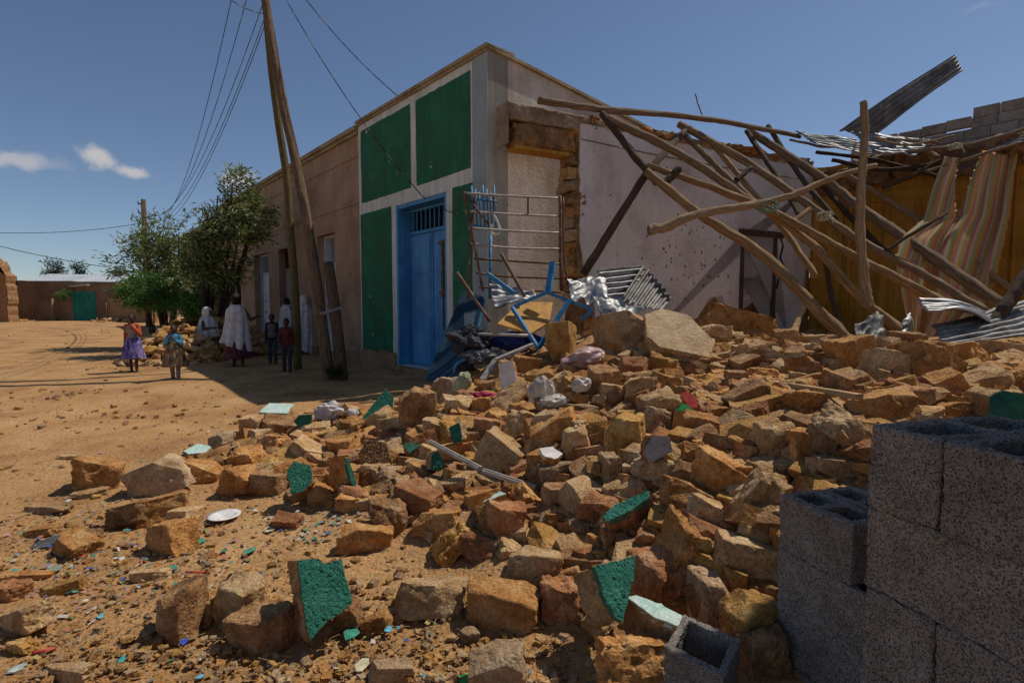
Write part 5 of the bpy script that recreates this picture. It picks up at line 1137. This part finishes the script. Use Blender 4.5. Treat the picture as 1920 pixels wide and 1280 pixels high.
for i, (u, v, k, sg) in enumerate(((440, -30, .15, 2.6), (470, -30, .3, 2.2), (492, 10, .7, 1.6), (494, 40, .95, 1.5), (495, 52, 1.3, 1.4))):
    wire(A(u, v, 11.7), FPT + V((-.15 + .1 * i, 0, -k)), sg, .008, ('leftmost', 'second from left', 'third from left', 'fourth from left', 'rightmost')[i] + ' of five slack power lines left of the crossed poles')
wire(A(430, -2, 9.0), A(497, 26, 11.65), .05, .009, 'short wire reaching the top of the crossed poles')
wire(A(-60, 434, 26), FPT + V((-.2, 0, -1.3)), .25, .014, 'thin wire from the left edge to the distant pole'); wire(A(-60, 446, 24), A(235, 505, 27), .15, .016, 'lower wire sloping from the left edge behind the bush')
wire(A(530, -12, 11.6), F1(1.9, 3.45, .05), .25, .010, 'wire from the pole top to the blue door'); wire(A(560, -18, 11.6), F1(3.0, HT + .1, 0), .12, .010, 'wire from the pole top to the green building roof')
wire(F1(1.35, 3.2, .02), A(880, 398, 8.4), .05, .009, 'dark cable from the blue door to the grille'); wire(FW(.02, 4.25, .03), FW(5.9, 4.2, .03), .05, .008, 'thin wire strung along the white wall')
# ------------------------------------------------------------------ trees and shrubs
leafmats = {}
def leaf_mat(name, c1, c2, c3):
    m = bpy.data.materials.new(name); m.use_nodes = True; n, l = m.node_tree.nodes, m.node_tree.links; b = n['Principled BSDF']; b.inputs['Roughness'].default_value = .5
    at_ = n.new('ShaderNodeAttribute'); at_.attribute_name = 'leafvar'; r = n.new('ShaderNodeValToRGB'); e = r.color_ramp.elements; e.new(.5)
    for i, c in enumerate((c1, c2, c3)): e[i].position = i / 2; e[i].color = (*c, 1)
    l.new(at_.outputs['Fac'], r.inputs[0]); l.new(r.outputs[0], b.inputs['Base Color'])
    tr = n.new('ShaderNodeBsdfTranslucent'); l.new(r.outputs[0], tr.inputs['Color']); mx = n.new('ShaderNodeMixShader'); mx.inputs[0].default_value = .42
    l.new(b.outputs[0], mx.inputs[1]); l.new(tr.outputs[0], mx.inputs[2]); l.new(mx.outputs[0], n['Material Output'].inputs['Surface']); return m
def tree(base, lobes, nleaf, lsize, lm, label, seed, name='tree', wind=(.5, 0, .1), trunk_r=.09, stems=4, aspect=.28, cat='tree', clump=34):
    rd = random.Random(seed); root = empty(name, base, label, cat); base = V(base)
    tb = MB()
    for i in range(stems):
        L = lobes[i % len(lobes)]; tip = V(L[0]) + V((rd.uniform(-.3, .3), rd.uniform(-.3, .3), L[1] * .3)); mid = base.lerp(tip, .5) + V((rd.uniform(-.25, .25), rd.uniform(-.25, .25), .1))
        tb.tube(catmull([base + V((rd.uniform(-.1, .1), rd.uniform(-.1, .1), -.1)), mid, tip], 6), [trunk_r * (1 - .8 * k / 12) for k in range(13)], 7)
    tb.build('trunk', wood_dark, root, smooth=True)
    vs_, fs, var = [], [], []; W = V(wind); tot = sum(l[1] ** 2 for l in lobes); tw = MB()
    for (c, r, sq) in lobes:
        c = V(c); m = int(nleaf * r * r / tot / clump)
        for _ in range(m):
            d = V((rd.gauss(0, 1), rd.gauss(0, 1), rd.gauss(0, 1))).normalized(); rr = r * (.3 + .95 * rd.random() ** .7); q = c + V((d.x * rr, d.y * rr, d.z * rr * sq))
            q += W * rd.random() * .4
            if q.z < .15: continue
            out = (d + W * 1.2 + V((0, 0, -.15))).normalized(); cv = rd.random(); Ls = lsize * rd.uniform(2.2, 3.6)
            tw.tube([q - out * Ls * 1.2, q + out * Ls * .6], [.012, .004], 4, cap=False)
            for k in range(clump):
                t = rd.random(); p = q + out * Ls * (t - .4) + V((rd.gauss(0, 1), rd.gauss(0, 1), rd.gauss(0, 1))) * lsize * .55
                ld = (out + V((rd.gauss(0, .55), rd.gauss(0, .55), rd.gauss(0, .5))) + V((0, 0, -.2))).normalized(); sd = ld.cross(V((rd.gauss(0, 1), rd.gauss(0, 1), rd.gauss(0, 1)))).normalized()
                l_ = lsize * rd.uniform(.7, 1.3); w = l_ * aspect; b = len(vs_); nn = ld.cross(sd) * l_ * .12
                vs_ += [p, p + ld * l_ * .5 + sd * w * .5 + nn, p + ld * l_, p + ld * l_ * .5 - sd * w * .5 + nn]; fs.append((b, b + 1, b + 2, b + 3)); var.append(min(1, max(0, cv * .6 + rd.random() * .4)))
    tw.build('twigs', wood_dark, root)
    o = MB().add(vs_, fs).build('crown', lm, root); a = o.data.attributes.new('leafvar', 'FLOAT', 'FACE'); a.data.foreach_set('value', var)
    return root
lmA = leaf_mat('leaf_grey_green', (.08, .12, .03), (.19, .24, .07), (.48, .50, .26)); lmB = leaf_mat('leaf_bright', (.04, .12, .015), (.09, .24, .03), (.2, .34, .06)); lmC = leaf_mat('leaf_dark', (.012, .03, .01), (.03, .06, .018), (.07, .1, .035))  # palest tone of lmA stands in for sunlit leaf tips
k1 = 17.5
def LB(u, v, Y, rpx, sq=.9): return (A(u, v, Y), rpx * Y / FPX, sq)
tree(gp(318, 652), [LB(300,475,17,50), LB(270,440,17,28,1.1), LB(335,450,17,32,1.2), LB(285,510,17,55), LB(345,505,17,44), LB(262,480,17.4,30), LB(320,540,17,50), LB(372,545,16.6,40)], 7500, .15, lmA, 'bushy grey-green tree at the left with tips painted pale as if sunlit', 31, wind=(.35, -.1, .1), stems=7)
tree(gp(392, 662), [LB(432,378,15,30,1.2), LB(452,352,15,20,1.3), LB(405,408,15,26), LB(462,395,15,22), LB(418,440,15,40), LB(385,462,15,32), LB(440,435,15,30), LB(486,422,15,16,.6), LB(400,505,15,34), LB(375,500,15,28)], 5600, .16, lmA, 'taller windblown tree in front of the brown shop row', 32, wind=(.6, 0, .18), stems=8, trunk_r=.07)
tree(gp(285, 648), [LB(275,540,14.6,36,.7), LB(245,550,14.6,26,.6), LB(305,548,14.6,30,.7), LB(280,565,14.4,34,.6), LB(255,528,14.8,20,.7)], 7000, .07, lmB, 'bright green feathery bush above the stone bank', 33, name='bush', wind=(.1, 0, -.2), stems=5, trunk_r=.03, aspect=.4, cat='bush')
tree(gp(345, 652), [LB(345,568,14.4,20,.7), LB(362,575,14.2,16,.6)], 2600, .08, lmB, 'small yellow-green bush beside the seated woman', 34, name='bush', wind=(.1, 0, -.1), stems=3, trunk_r=.02, aspect=.4, cat='bush')
tree(gp(632, 716) + V((0, 0, 0)), [LB(630,703,9.75,11,.9), LB(640,708,9.75,9,.8)], 900, .05, lmC, 'small dark weed growing at the foot of the leaning poles', 35, name='weed', wind=(0, 0, .1), stems=3, trunk_r=.008, aspect=.5, cat='plant')
tree(V((-50, 60, 0)), [(A(97,508,58), .75, .9), (A(104,500,58), .5, 1)], 900, .3, lmC, 'tiny dark treetop far behind the tin roof, left one', 36, wind=(.2, 0, .2), stems=2)
tree(V((-46.5, 58, 0)), [(A(146,506,57), .42, 1.4)], 500, .28, lmC, 'tiny dark treetop far behind the tin roof, right one', 37, wind=(.2, 0, .2), stems=2)
tree(V((-42.3, 57, 0)), [(A(222,515,56), .4, .8)], 400, .28, lmC, 'tiny dark treetop just left of the bushy tree', 38, wind=(.2, 0, .2), stems=2)
tree(V((-33.9, 39.7, 0)), [(A(118,551,39.6), .35, .7)], 700, .12, lmB, 'small green creeper on the compound wall beside the gate', 39, name='creeper', wind=(0, 0, 0), stems=2, trunk_r=.03, cat='plant')
MB().tube([V((-34.3, 39.8, 0)), V((-34.2, 39.8, 1.9))], .07, 7).build('gate_post', wood_grey, smooth=True, label='thin grey post left of the green gate', cat='post')
MB().tube([V((-29.6, 39.0, 0)), V((-29.55, 39.0, 1.6))], .06, 7).build('gate_post', wood_pale, smooth=True, label='thin pale post right of the green gate', cat='post')
MB().tube([V((-31.6, 45, 0)), V((-31.55, 45, 4.0))], .05, 7).build('antenna_post', wood_dark, smooth=True, label='thin mast behind the compound wall', cat='post')

# ------------------------------------------------------------------ people
skin_m = plain('skin', (.085, .045, .028), rough=.55, fine=.06, bump=.05); hair_m = plain('hair', (.012, .010, .009), rough=.8)
shawl_m = plain('white_cotton', (.58, .55, .53), bump=.4, bscale=12, fine=.1)
def capsules(parts, voxel, m_, name, root, smooth=True):
    """one continuous skin over tapered limbs: (p0, r0, p1, r1) or (centre, (rx, ry, rz))"""
    bm = bmesh.new()
    for pt in parts:
        if len(pt) == 2:
            mt = Matrix.Translation(V(pt[0])) @ Matrix.Diagonal((*pt[1], 1)); bmesh.ops.create_icosphere(bm, subdivisions=3, radius=1, matrix=mt); continue
        p0, r0, p1, r1 = V(pt[0]), pt[1], V(pt[2]), pt[3]; L = (p1 - p0).length; m = max(3, int(L / (min(r0, r1) * .5)))
        for i in range(m + 1):
            t = i / m; mt = Matrix.Translation(p0.lerp(p1, t)); bmesh.ops.create_icosphere(bm, subdivisions=2, radius=r0 + (r1 - r0) * t, matrix=mt)
    me = bpy.data.meshes.new(name); bm.to_mesh(me); bm.free(); tmp = bpy.data.objects.new('tmp', me); COL.objects.link(tmp)
    md = tmp.modifiers.new('r', 'REMESH'); md.mode = 'VOXEL'; md.voxel_size = voxel; s_ = tmp.modifiers.new('s', 'SMOOTH'); s_.factor = .5; s_.iterations = 3
    dg = bpy.context.evaluated_depsgraph_get(); out = bpy.data.meshes.new_from_object(tmp.evaluated_get(dg)); bpy.data.objects.remove(tmp); bpy.data.meshes.remove(me)
    out.name = name; out.materials.clear(); out.materials.append(m_); out.polygons.foreach_set('use_smooth', [True] * len(out.polygons))
    return link_mesh(name, out, root)
def hand(w, fdir, side, s):
    """palm and five fingers from wrist w along fdir; side = thumb direction"""
    f, sd = V(fdir).normalized(), V(side).normalized(); nrm = f.cross(sd); out = [(w, .024 * s, w + f * .06 * s, .030 * s)]
    k = w + f * .075 * s
    for i, (o, L) in enumerate(((.026, .060), (.009, .068), (-.009, .064), (-.026, .050))):
        a = k + sd * o * s; b = a + (f * .62 + nrm * .35) * L * s; out += [(a - f * .02 * s, .0095 * s, a + f * L * .5 * s, .009 * s), (a + f * L * .5 * s, .009 * s, b + f * L * .25 * s, .008 * s)]
    t = w + f * .03 * s + sd * .026 * s; out.append((t, .0115 * s, t + (f * .6 + sd * .6) * .05 * s, .009 * s)); return out
def person(base, yaw, h, label, seed, arms, stride=.06, seated=False, vox=.0085):
    """returns root, joints (local metres, facing -Y before yaw), body parts"""
    root = empty('person', base, label, 'person'); root.rotation_euler.z = yaw; WL[root] = V((0, 0, 0))
    s = h / 1.65; J = {}
    hipz = .86 * s if not seated else .12 * s
    J['hip'] = V((0, 0, hipz)); J['chest'] = V((0, 0, hipz + .40 * s)); J['neck'] = V((0, -.01 * s, hipz + .55 * s)); J['head'] = V((0, -.02 * s, hipz + .69 * s))
    K = 1.18 if h < 1.3 else 1.0; J['K'] = K
    parts = [((J['head'] + V((0, 0, .01 * s))), (.073 * s * K, .092 * s * K, .112 * s * K)), (J['head'] + V((0, -.075 * s, -.055 * s)), (.038 * s, .03 * s, .035 * s)), (J['head'] + V((0, -.1 * s, -.012 * s)), (.013 * s, .018 * s, .022 * s)),
             (J['head'] + V((.075 * s, .0, -.01 * s)), (.01 * s, .02 * s, .03 * s)), (J['head'] + V((-.075 * s, 0, -.01 * s)), (.01 * s, .02 * s, .03 * s)), (J['head'] + V((0, -.093 * s, -.055 * s)), (.024 * s, .012 * s, .010 * s)),
             (J['neck'] - V((0, 0, .05 * s)), .052 * s, J['head'] - V((0, 0, .06 * s)), .048 * s), (J['chest'], (.155 * s, .10 * s, .17 * s)), (J['hip'] + V((0, 0, .12 * s)), (.125 * s, .09 * s, .16 * s)), (J['hip'], (.15 * s, .105 * s, .11 * s))]
    for sx in (-1, 1):
        sh = J['chest'] + V((sx * .145 * s, 0, .09 * s)); e, w, fd = [V(q) * s for q in arms[0 if sx < 0 else 1]]
        e, w = sh + e, sh + w; J['sh', sx], J['el', sx], J['wr', sx] = sh, e, w
        parts += [(sh, .050 * s, e, .040 * s), (e, .040 * s, w, .027 * s)] + hand(w, fd, V((-sx, -.3, 0)) if abs(V(fd).normalized().x) < .7 else V((0, -1, .3)), s)
        hp = J['hip'] + V((sx * .085 * s, 0, -.02 * s))
        if seated: kn = hp + V((sx * .05 * s, -.42 * s, .04 * s)); an = kn + V((0, -.05 * s, -.42 * s))
        else: kn = V((sx * .095 * s, (-.5 * stride if sx > 0 else stride * .5) - .02 * s, .46 * s)); an = V((sx * .10 * s, -stride if sx > 0 else stride, .075 * s))
        J['hp', sx], J['kn', sx], J['an', sx] = hp, kn, an
        parts += [(hp, .085 * s, kn, .055 * s), (kn, .055 * s, an, .036 * s), (an + V((0, .02 * s, -.04 * s)), .034 * s, an + V((0, -.13 * s, -.052 * s)), .024 * s)]
    capsules(parts, vox, skin_m, 'body', root)
    for sx in (-1, 1):
        e_ = MB(); c = J['head'] + V((sx * .03 * s, -.088 * s * K, .012 * s)); 
        bm = bmesh.new(); bmesh.ops.create_icosphere(bm, subdivisions=2, radius=.009 * s, matrix=Matrix.Translation(c)); link_mesh('eye', bm_mesh(bm, 'eye', mats=[hair_m]), root)
    return root, J, s
def hair(root, J, s, k=1.0, bun=False):
    k *= J['K']; c = J['head'] + V((0, .018 * s, .035 * s)); p = [(c, (.083 * s * k, .092 * s * k, .098 * s * k))]
    if bun: p += [(c + V((0, .09 * s, .03 * s)), (.06 * s, .055 * s, .055 * s)), (c + V((0, .07 * s, -.05 * s)), (.06 * s, .04 * s, .05 * s))]
    capsules(p, .009, hair_m, 'hair', root)
def top(root, J, s, m_, infl=.018, name='sweater', sleeve=1.0):
    i = infl * s; p = [(J['chest'], (.155 * s + i, .10 * s + i, .175 * s + i)), (J['hip'] + V((0, 0, .12 * s)), (.13 * s + i, .095 * s + i, .17 * s + i)), (J['hip'] + V((0, 0, .02 * s)), (.15 * s + i, .108 * s + i, .09 * s + i))]
    for sx in (-1, 1):
        p.append((J['sh', sx], .052 * s + i, J['el', sx], .042 * s + i)); p.append((J['el', sx], .042 * s + i, J['el', sx].lerp(J['wr', sx], .9 * sleeve), .034 * s + i))
    return capsules(p, .010, m_, name, root)
def vest(root, J, s, m_, name, i=.024):
    i *= s; capsules([(J['chest'] + V((0, -.01 * s, -.01 * s)), (.135 * s + i, .10 * s + i, .15 * s + i)), (J['hip'] + V((0, -.01 * s, .13 * s)), (.12 * s + i, .098 * s + i, .16 * s + i))], .010, m_, name, root)
def trousers(root, J, s, m_, name='trousers'):
    p = [(J['hip'] + V((0, 0, .01 * s)), (.152 * s, .112 * s, .10 * s))]
    for sx in (-1, 1): p += [(J['hp', sx], .095 * s, J['kn', sx], .068 * s), (J['kn', sx], .068 * s, J['an', sx] + V((0, 0, .02 * s)), .056 * s)]
    capsules(p, .010, m_, name, root)
def shoes(root, J, s, m_):
    for sx in (-1, 1): a = J['an', sx]; capsules([(a + V((0, .03 * s, -.038 * s)), .043 * s, a + V((0, -.14 * s, -.048 * s)), .034 * s)], .008, m_, 'shoe', root)
def loft(root, rings, m_, name, folds=0.0, nf=7, n=40, seed=0, close_top=False, skew=0.0):
    vs_, fs = [], []
    for j, (c, rx, ry) in enumerate(rings):
        for k in range(n):
            a = 2 * math.pi * k / n; f = 1 + folds * (j / (len(rings) - 1)) ** .7 * (math.sin(a * nf + seed + j * .25) * .6 + .5 * noise.noise(V((math.cos(a) * 2.2, math.sin(a) * 2.2, j * .3 + seed))))
            vs_.append(V(c) + V((math.cos(a) * rx * f, math.sin(a) * ry * f, -skew * (j / (len(rings) - 1)) ** 2 * math.cos(a - 1.0 - seed))))
    for j in range(len(rings) - 1):
        for k in range(n): fs.append((j * n + k, j * n + (k + 1) % n, (j + 1) * n + (k + 1) % n, (j + 1) * n + k))
    if close_top: fs.append(tuple(range(n)))
    mb = MB().add(vs_, fs); o = mb.build(name, m_, root, smooth=True); md = o.modifiers.new('t', 'SOLIDIFY'); md.thickness = .008; sb = o.modifiers.new('s', 'SUBSURF'); sb.levels = sb.render_levels = 1; return o
def skirt(root, J, s, m_, z1, wide=.27, name='skirt', folds=.12, z0=.16):
    h = J['hip'].z; z1 *= s; R_ = []
    for i in range(9): t = i / 8; R_.append((V((0, 0, h + z0 * s + (z1 - h - z0 * s) * t)), (.15 + (wide - .15) * t ** .8) * s, (.115 + (wide * .85 - .115) * t ** .8) * s))
    loft(root, R_, m_, name, folds, 9)
def shawl(root, J, s, z1, hood=True, m_=None, wide=.30, seed=0, hoodr=1.0):
    c = J['head']; R_ = []
    if hood: R_ = [(c + V((0, .03 * s, .135 * s)), .02 * s, .02 * s), (c + V((0, .028 * s, .115 * s)), .075 * s, .085 * s), (c + V((0, .028 * s, .05 * s)), .10 * s * hoodr, .112 * s * hoodr), (c + V((0, .035 * s, -.03 * s)), .10 * s, .11 * s), (c + V((0, .025 * s, -.10 * s)), .105 * s, .115 * s)]
    sh = J['chest'].z + .15 * s
    R_ += [(V((0, .005, sh + .045 * s)), .085 * s, .085 * s), (V((0, 0, sh + .0 * s)), .14 * s, .12 * s), (V((.01 * s, 0, sh - .07 * s)), .192 * s, .145 * s), (V((.015 * s, -.01 * s, sh - .2 * s)), .215 * s, .165 * s)]
    for i in range(1, 9): t = i / 8; R_.append((V((.03 * s * math.sin(seed) * t, -.01 * s, sh - .2 * s + (z1 * s - sh + .2 * s) * t)), (.215 + (wide - .215) * t ** 1.1) * s, (.175 + (wide * .78 - .175) * t) * s))
    loft(root, R_, m_ or shawl_m, 'shawl', .22, 8, 72, seed, skew=.12 * s)
    if hood: pass
HANG = ((-.035, .015, -.28), (-.03, -.04, -.52), (.05, -.15, -1)); HANGR = ((.035, .015, -.28), (.03, -.04, -.52), (-.05, -.15, -1))
def striped(name, cs, scale=30):
    return mat(name, cs, scale=scale, bump=.2, bscale=40, stretch=(1, 1, .25), fine=.2, detail=2)
# girl with orange sleeves and violet skirt, hand at her mouth
b = gp(252, 699); r_, J, s = person(b, R(12), 1.19, 'girl with orange sleeves, grey top and violet patterned skirt', 1, (HANG, ((.07, -.06, -.25), (-.12, -.20, .05), (-.2, 0, 1))))
hair(r_, J, s); top(r_, J, s, plain('orange_sleeve', (.38, .07, .02)), .012, 'sweater'); vest(r_, J, s, plain('grey_knit', (.28, .24, .21)), 'vest')
skirt(r_, J, s, striped('violet_print', [(.05, .03, .16), (.14, .10, .30), (.42, .38, .5)], 20), .42, .30); shoes(r_, J, s, hair_m)
# small girl in blue cardigan and patterned dress, hands clasped
b = gp(330, 716); r_, J, s = person(b, R(14), 1.02, 'small girl in light blue cardigan and striped brown dress, hands at her chest', 2, (((-.08, -.08, -.22), (.08, -.22, -.08), (.6, -.3, .7)), ((.08, -.08, -.22), (-.08, -.22, -.08), (-.6, -.3, .7))))
hair(r_, J, s); top(r_, J, s, plain('blue_knit', (.08, .28, .42)), .014, 'cardigan', .8); skirt(r_, J, s, striped('brown_stripe', [(.05, .04, .03), (.20, .12, .06), (.45, .33, .2)], 26), .46, .34, 'dress', z0=.34); trousers(r_, J, s, plain('pale_leggings', (.25, .20, .20)), 'leggings'); shoes(r_, J, s, plain('grey_green_shoe', (.2, .26, .2)))
# woman standing with her back to us, white shawl, maroon skirt
b = gp(447, 691); r_, J, s = person(b, R(195), 1.60, 'woman seen from behind in a white shawl and maroon skirt', 3, (((-.14, -.05, -.24), (-.22, -.22, -.18), (-.6, -.6, .2)), HANGR))
hair(r_, J, s, 1.35, True); skirt(r_, J, s, striped('maroon_print', [(.04, .008, .012), (.10, .02, .03), (.2, .09, .07)], 18), .24, .30, folds=.1); shawl(r_, J, s, .50, False, wide=.31, seed=2); shoes(r_, J, s, hair_m)
# woman sitting on the stones, white hooded shawl, facing right
b = gp(392, 676) + V((0, 0, .44)); r_, J, s = person(b, R(72), 1.60, 'woman sitting on the stone heap wrapped in a white hooded shawl', 4, (((-.10, -.12, -.22), (-.02, -.34, -.20), (.2, -1, 0)), ((.10, -.12, -.22), (.06, -.40, -.12), (0, -1, .1))), seated=True)
skirt(r_, J, s, plain('dark_skirt', (.03, .03, .05)), -.06, .26, folds=.05); shawl(r_, J, s, -.02, True, wide=.36, seed=5); shoes(r_, J, s, hair_m); hair(r_, J, s)
# boy in navy and grey jacket with red shoes
b = gp(512, 684); r_, J, s = person(b, R(10), 1.17, 'boy in navy and grey jacket, jeans and red shoes', 5, (HANG, HANGR), .04)
hair(r_, J, s); top(r_, J, s, plain('navy_knit', (.018, .02, .035)), .014, 'jacket'); vest(r_, J, s, plain('grey_print', (.16, .13, .12)), 'jacket_front', .02); trousers(r_, J, s, plain('denim', (.05, .06, .085)), 'jeans'); shoes(r_, J, s, plain('red_shoe', (.25, .02, .02)))
# boy in maroon jumper
b = gp(539, 697); r_, J, s = person(b, R(8), 1.10, 'boy in maroon jumper and dark jeans beside the olive pole', 6, (((-.07, -.03, -.26), (-.02, -.12, -.42), (.3, -.5, -.6)), HANGR), .03)
hair(r_, J, s); top(r_, J, s, plain('maroon_knit', (.11, .018, .018)), .016, 'jumper'); trousers(r_, J, s, plain('dark_denim', (.035, .04, .055)), 'jeans'); shoes(r_, J, s, plain('black_shoe', (.02, .02, .02)))
# woman wrapped in white from head to hem by the shop door
b = gp(572, 663); r_, J, s = person(b, R(200), 1.66, 'woman wrapped head to hem in white cloth between the two poles', 7, (HANG, HANGR)); shawl(r_, J, s, .12, True, wide=.26, seed=8); shoes(r_, J, s, hair_m)
b = gp(540, 660); r_, J, s = person(b, R(150), 1.60, 'person in white shawl mostly hidden behind the olive pole', 8, (HANG, HANGR)); hair(r_, J, s); skirt(r_, J, s, plain('grey_skirt', (.12, .1, .1)), .2, .27); shawl(r_, J, s, .55, False, wide=.33, seed=9); shoes(r_, J, s, hair_m)
# jerrycan and sack by the seated woman
jc = empty('water_container', gp(374, 672), 'blue plastic water container in front of the seated woman', 'container'); c = gp(374, 672) + V((0, 0, .36))
bm = bmesh.new(); bmesh.ops.create_cube(bm, size=1, matrix=Matrix.Translation(c - WL[jc]) @ Matrix.Diagonal((.44, .28, .30, 1))); bmesh.ops.bevel(bm, geom=bm.edges[:], offset=.05, segments=3, affect='EDGES'); link_mesh('tank', bm_mesh(bm, 'tank', mats=[plain('blue_plastic', (.015, .09, .32), rough=.45)]), jc)
MB().tube([c + V((.14, 0, .14)), c + V((.14, 0, .20))], .035, 10).build('cap', plain('cap_blue', (.02, .06, .2)), jc, smooth=True); MB().tube(catmull([c + V((-.12, 0, .14)), c + V((-.10, 0, .20)), c + V((.03, 0, .20)), c + V((.05, 0, .14))], 5), .018, 8).build('handle', plain('handle_blue', (.015, .08, .28)), jc, smooth=True)
lump(385, 668, 12.7, 62, 38, .5, plain('ochre_sack', (.26, .15, .04)), 'grain_sack', 'ochre sack under the blue water container', 'sack', 41, .1)

# ------------------------------------------------------------------ labels of the loose stones: size, colour, shape and the nearest thing one can find
LM = [('the upright green slab', 610, 1125), ('the rounded green-faced stone', 562, 893), ('the green roughcast wedge', 1148, 1100), ('the green-striped red block', 1165, 960), ('the mint-topped long block', 1240, 1150), ('the tilted hollow block', 1320, 1225),
      ('the lower stack of grey blocks', 1500, 1060), ('the near stack of grey blocks', 1700, 900), ('the aluminium strip', 905, 878), ('the translucent bag', 1016, 735), ('the striped plastic bag', 1095, 672), ('the red plastic scrap', 1292, 750), ('the white rag', 618, 772),
      ('the leaning pale green slab', 712, 760), ('the mint-faced flat stone', 518, 766), ('the brown roughcast lump', 702, 855), ('the grey speckled plaster stone', 1234, 842), ('the wooden batten', 1520, 730), ('the crumpled sheet on the chips', 1436, 678), ('the fallen mud plaster slab', 1275, 625),
      ('the white plate', 420, 972), ('the red pen', 84, 1220), ('the dark grey felt', 85, 1020), ('the bent blue frame', 1010, 610), ('the crimson cloth scrap', 908, 742), ('the green and white edge block', 1890, 760), ('the dark right-hand roof sheet', 1840, 610), ('the orange stone with green edge', 650, 885),
      ('the pale mint slab', 372, 842), ('the small grey bag', 1090, 722), ('the white-topped stone', 1032, 848), ('the half shaded green stone', 820, 866), ('the rafter ends', 1600, 640), ('the cream card', 680, 1250), ('the cyan bottom scrap', 375, 1272)]
seen = {}
for (o, u, v, w, tone, shape) in STONES:
    d, ph, lu, lv = min((math.hypot(u - a, (v - b) * 1.2), p, a, b) for p, a, b in LM)
    dx, dy = u - lu, v - lv
    rel = ('right of' if dx > 0 else 'left of') if abs(dx) > abs(dy) else ('just in front of' if dy > 0 else 'just behind')
    size = 'large' if w >= 98 else ('small' if w < 56 else 'mid-sized')
    key = f"{size} {tone} {'flat slab' if shape else 'stone'} {rel} {ph}"
    seen.setdefault(key, []).append((d, o))
for key, L in seen.items():
    L.sort(key=lambda q: q[0]); nm = ['nearest', 'second nearest', 'third nearest', 'fourth nearest', 'fifth nearest', 'sixth nearest']
    for i, (d, o) in enumerate(L):
        lab = key if len(L) == 1 else f"{nm[min(i, 5)]} {key}"
        tag(o, lab, 'stone', 'loose stones of the rubble heap')
